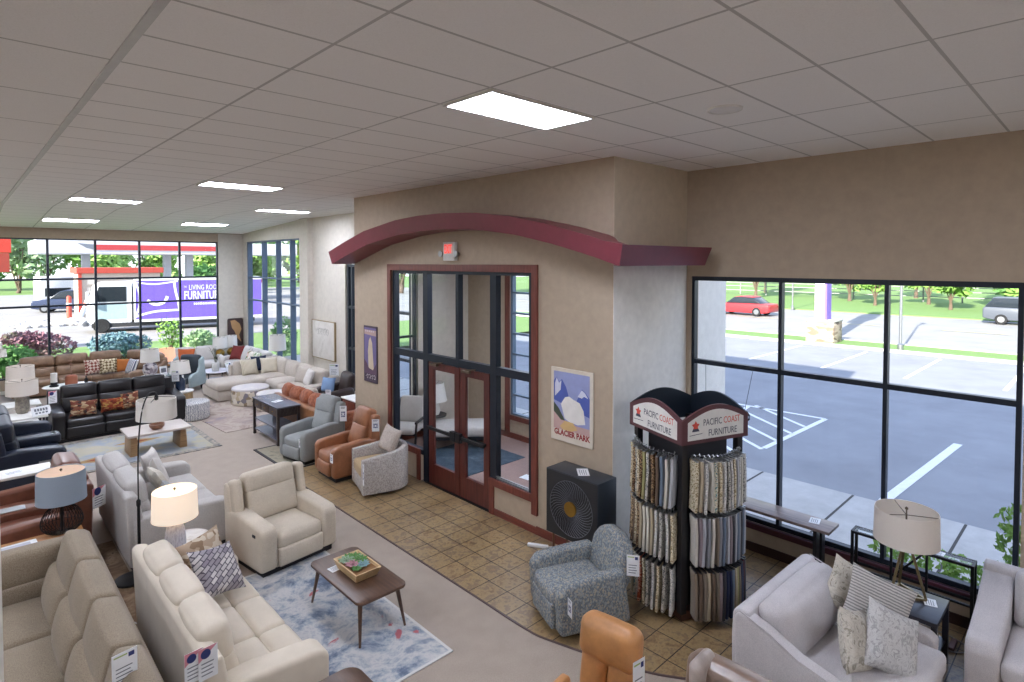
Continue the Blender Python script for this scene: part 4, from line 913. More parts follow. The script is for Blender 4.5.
pillow('orange and green floral pillow on the ivory sofa by the window', (6.88, 19.6, .7), .5, .42, .14, m_flr, rx=-.35, rz=-PI/2)
pillow('green leaf print pillow at the near end of the ivory sofa', (6.9, 19.1, .7), .5, .42, .14, spots('leaf cloth', [(.0, 'd8d8cc'), (.4, '7f9668'), (.7, 'b9c4a5')], 12, kind='voronoi'), rx=-.35, rz=-PI/2)
t = thing('end_table', 'dark end table holding two gold based lamps in the back corner', 'table', (6.72, 21.5, 0)); b = new(); box(b, -.4, .4, -.28, .28, .5, .54, bev=.005); obj('table_top', b, m_blackw, t)
for sx in (-.35, .35):
    for sy in (-.24, .24): b = new(); bar(b, (sx, sy, .001), (sx, sy, .5), .04); obj('leg', b, m_blackw, t, smooth=False)
gp = [(0, 0), (.09, 0), (.14, .06), (.15, .14), (.1, .22), (.03, .25)]
table_lamp('gold ball lamp with white shade, left of the pair in the back corner', (6.53, 21.45, .541), gp, m_brass, .3, .66, .24, .22, s_white)
table_lamp('gold ball lamp with white shade, right of the pair in the back corner', (6.93, 21.55, .541), gp, m_brass, .3, .68, .2, .18, s_white)
t = thing('wall_art', 'dark framed art with a tan hide shape on the back corner pier', 'art', (7.2, YB-.06, .78))
b = new(); prism(b, rrect(.26, .5, .06), -.02, .03, 'z', .008, 2, Matrix.Translation((0, 0, .5)) @ Matrix.Rotation(PI/2, 4, 'X')); obj('panel', b, plain('oxblood panel', '3a2523', .5), t)
b = new(); prism(b, [(-.17, .42), (-.02, .44), (.14, .3), (.2, .1), (.12, -.1), (.19, -.36), (.05, -.2), (-.04, .05), (-.12, .16)], -.004, .004, 'z', 0, 2, Matrix.Translation((0, -.034, .5)) @ Matrix.Rotation(PI/2, 4, 'X')); obj('hide_shape', b, plain('tan hide', 'b08a5f', .8), t, smooth=False)
# oatmeal sectional: long leg along x, short leg along the wall
t = thing('sectional_sofa', 'large oatmeal corner sectional with a long chaise end', 'sofa')
b = new(); box(b, 5.02, 7.3, 16.72, 18.1, .03, .3, bev=.03); box(b, 6.35, 7.33, 14.3, 16.72, .03, .3, bev=.03); obj('base', b, f_beige, t)
for (cx, cy, sx, sy) in ((5.62, 17.15, 1.26, .98), (6.32, 17.2, .12, .9)): pass
b = new(); rbox(b, (5.7, 17.2, .4), (1.42, 1.05, .22), .08, (.01, .01, .03)); obj('chaise_cushion', b, f_beige, t)
b = new(); rbox(b, (6.62, 17.1, .4), (.42*2-.0, .85, .22), .08, (0, .01, .03)); obj('corner_cushion', b, f_beige, t)
for cy in (16.15, 15.25): b = new(); rbox(b, (6.62, cy, .4), (.84, .88, .22), .07, (.01, 0, .03)); obj('seat_cushion', b, f_beige, t)
b = new(); box(b, 5.72, 7.33, 17.85, 18.12, .1, .78, bev=.05, seg=3); obj('back_frame', b, f_beige, t)
b = new(); box(b, 7.1, 7.34, 14.32, 17.85, .1, .78, bev=.05, seg=3); obj('back_frame', b, f_beige, t)
b = new(); box(b, 6.3, 7.1, 14.24, 14.5, .05, .62, bev=.06, seg=3); obj('arm', b, f_beige, t)
for cx in (6.12, 6.82): b = new(); rbox(b, (0, 0, 0), (.72, .22, .48), .08, (0, .05, .02), T((cx, 17.75, .68), rx=-.2)); obj('back_cushion', b, f_beige, t)
for cy in (17.3, 16.5, 15.7, 14.9): b = new(); rbox(b, (0, 0, 0), (.22, .8, .48), .08, (.05, 0, .02), T((7.02, cy, .68), ry=.2)); obj('back_cushion', b, f_beige, t)
m_cs = checks('cream ribbed cloth', 'ded6c4', 'c2b79f', 9, 'wave', up=False, dist=.4)
pillow('cream striped pillow, left of two at the long back of the oatmeal sectional', (6.1, 17.45, .74), .5, .48, .16, m_cs, rx=-.35, rz=.1)
pillow('cream pillow, right of two at the long back of the oatmeal sectional', (6.66, 17.42, .74), .5, .48, .16, plain('cream boucle', 'd9d0bd', .9), rx=-.35, rz=-.15)
pillow('navy pillow peeking out behind the two cream pillows', (6.42, 17.56, .8), .46, .46, .12, plain('navy cloth', '222c44', .9), rx=-.25)
pillow('oatmeal pillow, left of two at the short leg of the oatmeal sectional', (6.74, 15.3, .73), .5, .48, .16, f_beige, rx=-.35, rz=-PI/2+.25)
pillow('white pillow, right of two at the short leg of the oatmeal sectional', (6.7, 14.82, .73), .5, .48, .16, f_white, rx=-.35, rz=-PI/2-.2)
price_tag('white price card on the near back corner of the oatmeal sectional', (7.22, 14.42, .92), R(-35), .24, .32, style=1)
drum_ottoman('large round botanical print ottoman in front of the oatmeal sectional', (5.66, 16.12, 0), .5, .46, m_bot, .95, .95, .3)
drum_ottoman('smaller botanical print ottoman behind the dark console table', (5.82, 15.1, 0), .38, .45, m_bot, .95, .95, .1)
t = thing('floor_lamp', 'slim floor lamp with white drum shade between sectional and far right window', 'lamp', (7.28, 18.35, 0))
b = new(); lathe(b, [(0, .001), (.12, .001), (.12, .02), (.012, .03), (.012, 1.2), (0, 1.2)], 20); obj('stand', b, m_steel, t)
lamp_shade(t, 1.02, 1.5, .26, .24, s_white)
t = thing('club_chair', 'dark brown leather club chair against the wall left of the vestibule', 'armchair', (6.9, 13.72, 0), -PI/2-.1)
b = new(); rbox(b, (0, -.06, .36), (.58, .66, .22), .07, (0, 0, .03)); obj('seat', b, l_olive, t)
b = new(); rbox(b, (0, 0, 0), (.66, .2, .6), .09, (0, .04, .02), T((0, .32, .66), rx=-.18)); obj('back', b, l_olive, t)
for sx in (-1, 1): b = new(); prism(b, [(-.4, .06), (-.42, .52), (-.3, .6), (.3, .66), (.4, .06)], sx*.4-.09, sx*.4+.09, 'x', .07, 4); obj('arm', b, l_olive, t)
b = new(); box(b, -.3, .3, -.3, .34, .001, .26); obj('plinth', b, m_plinth, t, smooth=False)
pillow('light blue throw pillow on the brown club chair', (6.82, 13.95, .66), .4, .38, .14, plain('sky blue cloth', '7f9cc0', .9), rx=-.3, rz=-PI/2+.5)
price_tag('tall white price tag on the arm of the brown club chair', (6.5, 13.3, .5), R(-50), .14, .36, style=0)
t = thing('abstract_painting', 'pale abstract canvas with a faint grey drawing on the wall', 'painting', (XW-.002, 15.53, 1.62))
b = new(); box(b, -.05, 0, -.68, .68, -.55, .5, bev=.004); obj('canvas', b, spots('pale plaster paint', [(.3, 'c9c4bc'), (.55, 'd8d4cd'), (.75, 'bdb8b0')], 3, 5, .8), t)
b = new()
for k in range(7): tube(b, smooth_path([(-.052, .4-.1*k, .2+.04*(k % 3)), (-.052, .3-.1*k, .3), (-.052, .25-.1*k, .18), (-.052, .33-.1*k, .12)], 4), .004, 4)
obj('drawing', b, plain('graphite', '8f8b86', .9), t, smooth=False)
b = new(); box(b, -.055, .0, -.7, -.68, -.57, .52); box(b, -.055, .0, .68, .7, -.57, .52); box(b, -.055, .0, -.7, .7, .5, .52); box(b, -.055, .0, -.7, .7, -.57, -.55); obj('frame', b, plain('dull gold', '9a8763', .5), t, smooth=False)
# rust sofa and dark console behind it
t = thing('sofa', 'caramel sofa with loose rust velvet back cushions, seen from behind the dark console', 'sofa')
b = new(); box(b, 5.32, 6.25, 11.27, 13.5, .05, .3, bev=.03); obj('base', b, f_velvet, t)
b = new(); prism(b, [(5.24, .04), (5.44, .04), (5.42, .74), (5.38, .77), (5.28, .77), (5.24, .72)], 11.25, 13.52, 'y', .02, 3); obj('back_panel', b, leather('caramel leather', '9a6845', .45), t)
for y in (11.35, 13.42): b = new(); box(b, 5.4, 6.22, y-.1, y+.1, .06, .6, bev=.05, seg=3); obj('arm', b, f_velvet, t)
for i in range(4):
    y = 11.68+i*.48; M = T((5.52, y, .74), ry=-.25, rz=.12*(-1)**i)
    b = new(); rbox(b, (0, 0, 0), (.26, .5, .5), .11, (.05, .03, .04), M); obj('back_cushion', b, f_velvet, t)
    b = new(); rbox(b, (5.85, y, .4), (.72, .47, .2), .06, (0, 0, .03)); obj('seat_cushion', b, f_velvet, t)
pillow('white and tan throw pillow on the seat of the rust velvet sofa', (5.82, 12.7, .74), .46, .46, .14, m_leaf, rx=-.35, rz=PI/2+.3)
t = thing('console_table', 'dark carved console table with two shelves behind the rust velvet sofa', 'table', (4.93, 12.55, 0))
m_esp = wood('espresso oak', '3b302e', '292120', .35, 'Y'); m_lt = plain('slate table top', '6b6d7a', .25)
b = new(); box(b, -.25, .25, -.7, .7, .78, .81, bev=.006); obj('table_top', b, m_lt, t)
b = new(); box(b, -.22, .22, -.66, .66, .6, .78); obj('apron', b, m_esp, t, smooth=False)
for i in range(3):
    b = new(); box(b, -.235, -.22, -.62+i*.42, -.24+i*.42, .62, .76, bev=.006); o = obj('drawer', b, wood('carved oak', '54443f', '382c29', .4, 'Y', 3), t)
    b = new(); bmesh.ops.create_icosphere(b, subdivisions=1, radius=.014, matrix=Matrix.Translation((-.245, -.43+i*.42, .69))); obj('knob', b, m_brass, o)
for i in range(6): b = new(); tube(b, [(-.2+.08*i, -.668, .63), (-.16+.08*i, -.668, .75)], .008, 6); obj('carving', b, m_esp, t)
for z in (.34, .1): b = new(); box(b, -.22, .22, -.66, .66, z, z+.03); obj('shelf', b, m_lt, t, smooth=False)
for sx in (-.215, .215):
    for sy in (-.655, .655): b = new(); bar(b, (sx, sy, .001), (sx, sy, .78), .05); obj('leg', b, m_esp, t, smooth=False)
paper('white price card lying on the dark carved console', (4.92, 12.45, .811), .3, .2, .15)
t = thing('cabinet', 'low mahogany cabinet with white top tucked behind the recliners by the vestibule', 'cabinet', (6.55, 11.9, 0))
b = new(); box(b, -.24, .24, -.3, .3, .02, .7); obj('body', b, wood('mahogany case', '6f3a2c', '532a20', .4, 'Z'), t, smooth=False)
b = new(); box(b, -.27, .27, -.33, .33, .7, .73, bev=.004); obj('top', b, m_white, t)
b = new(); box(b, -.255, -.24, -.27, .27, .06, .66, bev=.004); o = obj('door', b, wood('mahogany case door', '7a4232', '5c3023', .4, 'Z'), t)
b = new(); bmesh.ops.create_icosphere(b, subdivisions=1, radius=.014, matrix=Matrix.Translation((-.265, .2, .42))); obj('knob', b, m_brass, o)
# row of chairs in front of the vestibule
rug('small grey patterned rug under the blue grey recliner', 4.25, 5.1, 10.35, 12.0, spots('grey olive rug', [(.3, '8b836f'), (.5, '9d9684'), (.7, '6f6a5c')], 8, 4), plain('charcoal binding', '3a3638', .9), .05, z=.0065)
fa = R(-77)
def rot(x, y, a): return (x*math.cos(a)-y*math.sin(a), x*math.sin(a)+y*math.cos(a))
gr = seating('recliner', 'blue grey cloth recliner, farthest of the row by the vestibule', 'recliner', (4.97, 10.84, .0065), R(-80), .82, .95, f_grey, n=1, aw=.15, ah=.62, bh=1.1, btilt=.34, arm_round=.055, bthick=.18, head=True)
br = seating('recliner', 'cognac leather recliner with a raised headrest, between grey and tweed chairs', 'recliner', (5.03, 9.56, .0065), R(-91), .78, .9, l_cognac, n=1, aw=.15, ah=.6, bh=1.1, btilt=.36, arm_round=.06, bthick=.17)
price_tag('white price tag on the front arm of the blue grey recliner', (4.555, 10.46, .42), R(-80), .1, .15)
price_tag('white price tag hung on the headrest side of the blue grey recliner', (5.4, 10.42, .84), R(-40), .13, .3)
price_tag('white price tag on the front arm of the cognac leather recliner', (4.565, 9.24, .44), R(-91), .1, .15)
price_tag('white price tag on the headrest side of the cognac leather recliner', (5.36, 9.14, .88), R(-40), .13, .22)
# tweed swivel tub chair
t = thing('swivel_chair', 'grey tweed tub swivel chair with a loose pillow in front of the glass doors', 'armchair', (5.12, 8.54, .0065), R(-106))
def tub(b, w, d, th, zf, zb, z0, k=14):
    r = w/2-th/2; path = [(-r, -d/2), (-r, -d/4), (-r, d/2-r)] + [(-r*math.cos(PI*i/k), d/2-r+r*math.sin(PI*i/k)*.92) for i in range(1, k)] + [(r, d/2-r), (r, -d/4), (r, -d/2)]
    n = len(path); rings = []
    for i, (x, y) in enumerate(path):
        p0, p1 = Vector(path[max(0, i-1)]), Vector(path[min(n-1, i+1)]); tg = (p1-p0).normalized(); nr = Vector((tg.y, -tg.x))
        s = min(1, max(0, (y+d/2)/(d*.9))); zt = zf+(zb-zf)*s; ring = []
        for u, z in ((.5, z0), (.5, zt-.05), (.32, zt-.01), (0, zt), (-.32, zt-.01), (-.5, zt-.05), (-.5, z0)):
            ring.append(b.verts.new((x-nr.x*u*th, y-nr.y*u*th, z)))
        rings.append(ring)
    for A, B in zip(rings, rings[1:]):
        for j in range(7): b.faces.new([A[j], B[j], B[(j+1) % 7], A[(j+1) % 7]])
    b.faces.new(rings[0]); b.faces.new(list(reversed(rings[-1]))); return b
b = new(); tub(b, .8, .82, .12, .62, .72, .06); obj('tub_back', b, f_tweed, t)
b = new(); rbox(b, (0, -.06, .38), (.57, .7, .2), .05, (0, .01, .03)); obj('seat_cushion', b, fabric('gold beige cloth', 'b89f78', 'a08862'), t)
b = new(); box(b, -.29, .29, -.405, .2, .06, .3, bev=.01); obj('front_base', b, f_tweed, t)
b = new(); lathe(b, [(0, .001), (.3, .001), (.3, .06), (0, .06)], 28); obj('swivel_base', b, m_plinth, t)
pillow('pale knitted pillow standing in the grey tweed swivel chair', (5.32, 8.6, .76), .44, .44, .15, fabric('knit', 'c5bab0', 'a99d95', 60), rx=-.35, rz=R(-85), ry=.15)
price_tag('long white price tag on the front arm of the grey tweed swivel chair', (4.6, 8.225, .42), R(-106), .08, .34)
# fern weave chair
t = thing('recliner', 'blue grey fern weave swivel recliner beside the fabric sample rack', 'recliner', (4.76, 3.93, .0065), R(-113))
b = new(); rbox(b, (0, -.1, .38), (.5, .68, .2), .06, (0, .01, .03)); obj('seat_cushion', b, f_floral, t)
b = new(); box(b, -.27, .27, -.4, .34, .08, .3, bev=.02); obj('base', b, f_floral, t)
b = new(); rbox(b, (0, -.42, .22), (.5, .06, .26), .025, (0, .01, 0)); obj('footrest', b, f_floral, t)
for sx in (-1, 1): b = new(); prism(b, [(-.41, .08), (-.44, .5), (-.36, .59), (.0, .62), (.32, .62), (.4, .08)], sx*.33-.075, sx*.33+.075, 'x', .05, 4); obj('arm', b, f_floral, t)
b = new(); prism(b, [(-.27, .3), (.27, .3), (.33, .52), (.32, .72), (.23, .85), (.1, .91), (-.1, .91), (-.23, .85), (-.32, .72), (-.33, .52)], .13, .32, 'y', .07, 4, T((0, .02, .05), rx=-.24)); obj('backrest', b, f_floral, t)
b = new(); lathe(b, [(0, .001), (.28, .001), (.28, .08), (0, .08)], 28); obj('swivel_base', b, m_plinth, t)
price_tag('white price tag on the front arm of the fern weave recliner', (4.265, 3.645, .42), R(-113), .09, .17)
price_tag('white price card on the back side of the fern weave recliner', (5.0, 3.42, .66), R(-55), .13, .22, style=1)
# orange and taupe leather chairs cut by the bottom edge
t = thing('recliner', 'orange leather recliner cut off by the bottom edge of the view', 'recliner', (3.23, 2.57, -.0), R(-83))
def bustle(t, mat, w, h0, h1, y, tilt, th=.15):
    M = T((0, y, 0), rx=-tilt)
    b = new(); rbox(b, (-w/4, 0, (h0+h1)/2-.1), (w/2-.004, th, h1-h0-.2), .06, (0, .04, .01), M); rbox(b, (w/4, 0, (h0+h1)/2-.1), (w/2-.004, th, h1-h0-.2), .06, (0, .04, .01), M); obj('back_cushion', b, mat, t)
    b = new(); rbox(b, (0, -.01, h1-.12), (w+.03, th+.05, .3), .075, (0, .03, .015), M); obj('headrest', b, mat, t)
bustle(t, l_orange, .46, .4, 1.06, .16, .16)
b = new(); rbox(b, (0, -.12, .4), (.52, .6, .17), .06, (0, 0, .03)); obj('seat', b, l_orange, t)
for sx in (-1, 1): b = new(); rbox(b, (sx*.31, -.08, .58), (.09, .5, .07), .03, (0, 0, .01)); obj('arm', b, l_orange, t); 
for sx in (-1, 1): b = new(); bar(b, (sx*.31, .1, .3), (sx*.31, .08, .56), .03); obj('arm_post', b, m_black, t)
b = new(); lathe(b, [(0, .001), (.3, .001), (.3, .025), (.05, .05), (.04, .32), (0, .32)], 28); obj('swivel_base', b, m_black, t)
price_tag('white price tag on the side of the orange leather headrest', (3.42, 2.285, .86), R(-8), .12, .28, style=1)
t = thing('recliner', 'taupe leather recliner with pale head strap at the bottom edge', 'recliner', (3.52, 1.79, 0), R(-88))
bustle(t, l_taupe, .62, .42, .95, .18, .2, .18)
b = new(); rbox(b, (-.19, .25, .84), (.1, .27, .35), .09, (0, .01, .01)); obj('head_strap', b, leather('pale leather', 'b9aca3', .3), t)
b = new(); rbox(b, (0, -.12, .4), (.6, .62, .18), .06, (0, 0, .03)); obj('seat', b, l_taupe, t)
for sx in (-1, 1): b = new(); prism(b, [(-.42, .08), (-.44, .5), (-.36, .58), (.3, .6), (.36, .08)], sx*.4-.07, sx*.4+.07, 'x', .05, 4); obj('arm', b, l_taupe, t)
b = new(); box(b, -.3, .3, -.36, .3, .001, .3); obj('plinth', b, m_plinth, t, smooth=False)

# ------------------------------------------------------------------ black cabinet with gold sunburst
t = thing('bar_cabinet', 'black cabinet on thin legs with a gold centred sunburst front below the mountain poster', 'cabinet', (5.52, 4.55, 0), R(-90))
b = new(); box(b, -.41, .41, -.18, .18, .4, 1.21, bev=.008); obj('body', b, plain('black slate lacquer', '2b333c', .35), t)
b = new(); box(b, -.4, .4, -.186, -.178, .41, 1.2); obj('front_panel', b, plain('charcoal panel', '232326', .55), t, smooth=False)
b = new()
for k in range(44):
    a = 2*PI*k/44
    pts = []
    for i in range(6):
        r = .09+.24*i/5; aa = a+.5*(i/5)**1.5; pts.append((r*math.cos(aa), -.188, .8+r*math.sin(aa)))
    tube(b, pts, .0035, 5)
obj('sunburst', b, plain('etched pewter', '6f7178', .4, .6), t)
b = new(); tube(b, [(.335*math.cos(2*PI*i/48), -.188, .8+.335*math.sin(2*PI*i/48)) for i in range(48)], .004, 5, closed=True); obj('ring', b, plain('etched pewter ring', '6f7178', .4, .6), t)
b = new(); lathe(b, [(0, .0), (.09, .0), (.09, .02), (0, .02)], 28, T((0, -.186, .8), rx=PI/2)); obj('medallion', b, m_brass, t)
for sx in (-.33, .33):
    for sy in (-.13, .13): b = new(); tube(b, [(sx, sy, .001), (sx, sy, .4)], .014, 10); obj('leg', b, plain('bronze leg', '7a5a48', .4, .6), t)
paper('white price card lying on top of the black sunburst cabinet', (5.53, 4.52, 1.2105), .8, .24, .14)
t = thing('power_strip', 'white power strip on the tiles below the black sunburst cabinet', 'power strip', (5.52, 5.28, .007), R(-60))
b = new(); box(b, -.14, .14, -.025, .025, 0, .04, bev=.006); obj('housing', b, m_paper, t)
b = new(); tube(b, smooth_path([(.14, 0, .02), (.3, .06, .012), (.42, .02, .012), (.5, .1, .15), (.52, .14, .42)], 5), .006, 6); obj('cord', b, m_paper, t)
# posters on the vestibule wall
m_pf = plain('cream poster border', 'ddd3c3', .6)
def poster(label, y0, y1, z0, z1, frame, title):
    t = thing('poster', label, 'poster', (XV-.002, (y0+y1)/2, (z0+z1)/2)); h, w = (z1-z0)/2, (y1-y0)/2
    b = new(); box(b, -.022, 0, -w, w, -h, h, bev=.003); obj('backing', b, frame, t, smooth=False)
    def shape(name, pts, mat, d):
        b = new(); vs = [b.verts.new((-.0222-d, -p[0]*w, p[1]*h)) for p in pts]; b.faces.new(vs); obj(name, b, mat, t, smooth=False)
    return t, shape, w, h
pc = lambda n, c: plain(n, c, .65)
t, shp, w, h = poster('cream bordered mountain poster reading Glacier Park beside the glass doors', 4.55, 5.26, 1.43, 2.4, m_pf, True)
shp('sky', [(-.86, .9), (.86, .9), (.86, -.68), (-.86, -.68)], pc('poster sky', '9aa2cf'), .0004)
shp('far_ridge', [(-.86, .1), (-.86, .62), (-.72, .74), (-.6, .6), (-.46, .7), (-.25, .5), (-.1, .2), (.2, .1), (.5, .52), (.65, .46), (.86, .3), (.86, -.2)], pc('poster ridge', '4d5fae'), .0008)
shp('snow', [(-.8, .55), (-.72, .72), (-.6, .58), (-.48, .66), (-.52, .4), (-.66, .3), (-.8, .2)], pc('poster snow', 'd9dcec'), .0012)
shp('snow', [(.3, .3), (.5, .5), (.64, .44), (.8, .3), (.6, .34), (.5, .28)], pc('poster snow two', 'd9dcec'), .0012)
shp('pale_crag', [(-.5, .02), (-.3, .22), (-.1, .26), (.1, .2), (.4, .14), (.58, -.05), (.66, -.4), (.3, -.46), (-.1, -.43), (-.32, -.36), (-.42, -.15)], pc('poster crag', 'ece8e2'), .0014)
shp('slope', [(-.86, -.02), (-.55, -.22), (-.25, -.46), (.3, -.5), (.86, -.5), (.86, -.68), (-.86, -.68)], pc('poster slope', 'c9a7a2'), .0011)
shp('dark_slope', [(-.86, .04), (-.6, -.12), (-.3, -.42), (-.5, -.42), (-.86, -.22)], pc('poster pines', '3f4a3a'), .0013)
shp('meadow', [(-.55, -.6), (-.3, -.42), (.1, -.44), (.3, -.6), (0, -.68), (-.4, -.68)], pc('poster meadow', 'd9b67c'), .0016)
obj('lettering', text_bm('GLACIER PARK', .105, face_negx((-.0235, .295, -.405)), .0006, .86, bold=.004), pc('poster red', '9b3436'), t, smooth=False)
t, shp, w, h = poster('narrow purple toned mountain poster left of the glass doors', 9.75, 10.24, 1.47, 2.56, pc('poster dark border', '4a3c4a'), False)
shp('sky', [(-.9, .94), (.9, .94), (.9, -.6), (-.9, -.6)], pc('poster violet', '6f6490'), .0004)
shp('cloud_band', [(-.9, .86), (.9, .86), (.9, .66), (-.9, .7)], pc('poster peach', 'b59a92'), .0008)
shp('pale_spire', [(-.25, -.6), (-.35, .1), (-.2, .5), (.05, .62), (.3, .4), (.4, 0), (.55, -.6)], pc('poster spire', 'c9b9a0'), .0008)
shp('foreground', [(-.9, -.2), (-.5, -.35), (-.2, -.5), (.4, -.55), (.9, -.3), (.9, -.7), (-.9, -.7)], pc('poster plum', '5b4257'), .0011)
b = new()
for k in range(4): tube(b, smooth_path([(-.0235, .16-.09*k, -.44+.03*(k % 2)), (-.0235, .1-.09*k, -.4), (-.0235, .09-.09*k, -.47), (-.0235, .13-.09*k, -.46)], 4), .007, 4)
for k in range(5): box(b, -.0236, -.0228, .14-.07*k, .18-.07*k, .43, .46)
obj('scrawled_print', b, pc('poster pale text', 'c9bfc4'), t, smooth=False)

# ------------------------------------------------------------------ fabric sample rack
RN = Vector((5.45, 3.12, .006)); e1 = Vector((.941, -.337, 0)); e2 = Vector((.337, .941, 0)); RS = .76
ra = math.atan2(e1.y, e1.x)
t = thing('sample_rack', 'tall dark four sided rack of hanging fabric samples with arched signs', 'display rack', RN, ra)
m_rb = plain('rack black', '1b1a1e', .4); m_rbrown = plain('rack maroon board', '5a3338', .45); m_navy = plain('rack navy board', '15202c', .5)
for x in (0, RS):
    for y in (0, RS): b = new(); box(b, x-.035, x+.035, y-.035, y+.035, .1, 1.95); obj('post', b, m_rb, t, smooth=False)
b = new(); box(b, .0, RS, .0, RS, .0, .1, bev=.01); obj('base', b, wood('rack base', '5a3a30', '432a22', .4), t)
b = new(); box(b, .08, RS-.08, .08, RS-.08, .1, 1.9); obj('core', b, plain('rack core', '2a2b30', .6), t, smooth=False)
def archpts(a0, a1, z0, z1, rise, n=16):
    return [(a0, z0), (a1, z0)] + [(a1+(a0-a1)*i/n, z1+rise*math.sin(PI*i/n)) for i in range(n+1)]
def board(axis, c0, c1, front):
    b = new(); prism(b, archpts(-.07, RS+.07, 1.9, 2.15, .14), c0, c1, axis, 0); return obj('sign_board', b, m_rbrown if front else m_navy, t, smooth=False)
for axis, c0, c1, fr in (('y', -.075, -.05, True), ('x', -.075, -.05, True), ('y', RS+.05, RS+.075, False), ('x', RS+.05, RS+.075, False)):
    o = board(axis, c0, c1, fr)
    if fr:
        b = new(); prism(b, archpts(.0, RS, 1.94, 2.13, .11), c0-.003, c0-.0005, axis, 0); obj('sign_face', b, m_white, o, smooth=False)
        M = face_negy((0, c0-.0045, 0)) if axis == 'y' else face_negx((c0-.0045, RS, 0))
        ink = plain('slate lettering', '3f4252', .6); redi = plain('coral lettering', 'd8503f', .6)
        obj('lettering', text_bm('PACIFIC', .1, M @ Matrix.Translation((.2, 2.08, 0)), .0005, .72), ink, o, smooth=False)
        obj('lettering', text_bm('COAST', .1, M @ Matrix.Translation((.475, 2.08, 0)), .0005, .72), redi, o, smooth=False)
        obj('lettering', text_bm('FURNITURE', .1, M @ Matrix.Translation((.27, 1.965, 0)), .0005, .76), ink, o, smooth=False)
        b = new()
        vs = []
        for i in range(10): a = PI/2+i*PI/5; r = .055 if i % 2 == 0 else .03; vs.append(b.verts.new(M @ Vector((.1+r*math.cos(a), 2.09+r*math.sin(a), .0003))))
        b.faces.new(vs); obj('star_logo', b, redi, o, smooth=False)
        b = new(); quad(b, [(.05, 2.03, .0004), (.15, 2.03, .0004), (.135, 2.06, .0004), (.065, 2.06, .0004)], M); quad(b, [(.02, 1.99, .0003), (.19, 2.0, .0003), (.19, 2.006, .0003), (.02, 1.996, .0003)], M); obj('star_logo_base', b, ink, o, smooth=False)
TIERS = ((1.74, .52), (1.16, .5), (.6, .5))
for zt, hh in TIERS:
    for side in range(2):
        b = new(); pts = []
        for i in range(13):
            s = .06+(RS-.12)*i/12; bl = -.06-.13*math.sin(PI*i/12)
            pts.append((s, bl, zt+.035) if side == 0 else (bl, s, zt+.035))
        tube(b, pts, .009, 6); obj('hanging_rail', b, m_rb, t)
SW = [('sand twill', 'b9ab92'), ('ivory linen sample', 'd5d0c4'), ('pewter', '8b8d93'), ('mocha', '6d5b4c'), ('navy sample', '1f2a4a'), ('stone blue', '6f7d90'), ('olive gold', 'a09a6c'), ('mauve grey', '8d7f83'), ('burgundy', '4b2229'), ('silver', 'b5b7bd'), ('charcoal', '3e3f45'), ('taupe', '857868')]
m_sw = {n: fabric('swatch ' + n, c, scale=220) for n, c in SW}
m_pt = {}
for i, (n, c) in enumerate((('beige leaf', [(.0, 'c9bda2'), (.45, '8a7a58'), (.7, 'd9cfb8')]), ('brown ikat', [(.0, '6b4f38'), (.4, 'b59b78'), (.7, '3f3128')]), ('black white', [(.0, 'bdb9b0'), (.5, '5e5d5d'), (.75, 'b1ada4')]), ('teal vine', [(.0, 'cfcab8'), (.45, '3d6f78'), (.65, 'b7b09a')]), ('coral dot', [(.0, 'a8553f'), (.5, 'd8b49c'), (.8, 'c2694e')]), ('grey medallion', [(.0, 'c6c4bf'), (.4, '9fa09f'), (.7, 'cfccc5')]))):
    m_pt[n] = spots('swatch ' + n, c, 95, kind='voronoi')
protos = {}
def zt_top(p): return p[2] > .8
def swatch(kind, hh, loc, rz, label, group, wd=.16, ry=0):
    key = (kind, hh, loc[2] > .8)
    if key not in protos:
        tt = thing('fabric_sample', label, 'fabric sample', loc, rz, group); mt = m_sw.get(kind) or m_pt[kind]
        b = new(); rbox(b, (0, 0, -hh/2), (.03, wd, hh), .006, (.0, 0, 0), n=3, tw=lambda p, u, v, w: p + Vector((.006*math.sin(3*w+1), .004*w, 0))); obj('swatch', b, mt, tt)
        b = new(); box(b, -.012, .012, -wd*.48, wd*.48, .0, .012); tube(b, [(0, 0, .01), (0, 0, .03), (0, -.02, .046), (0, 0, .064), (0, .018, .05)], .0045, 5); obj('hanger', b, m_steel if zt_top(loc) else m_rb, tt)
        protos[key] = tt; tt.rotation_euler = (0, ry, rz)
    else:
        tt = copy_tree(protos[key], loc, rz, label); tt['group'] = group; tt.rotation_euler = (0, ry, rz)
    return tt
rnd = random.Random(5)
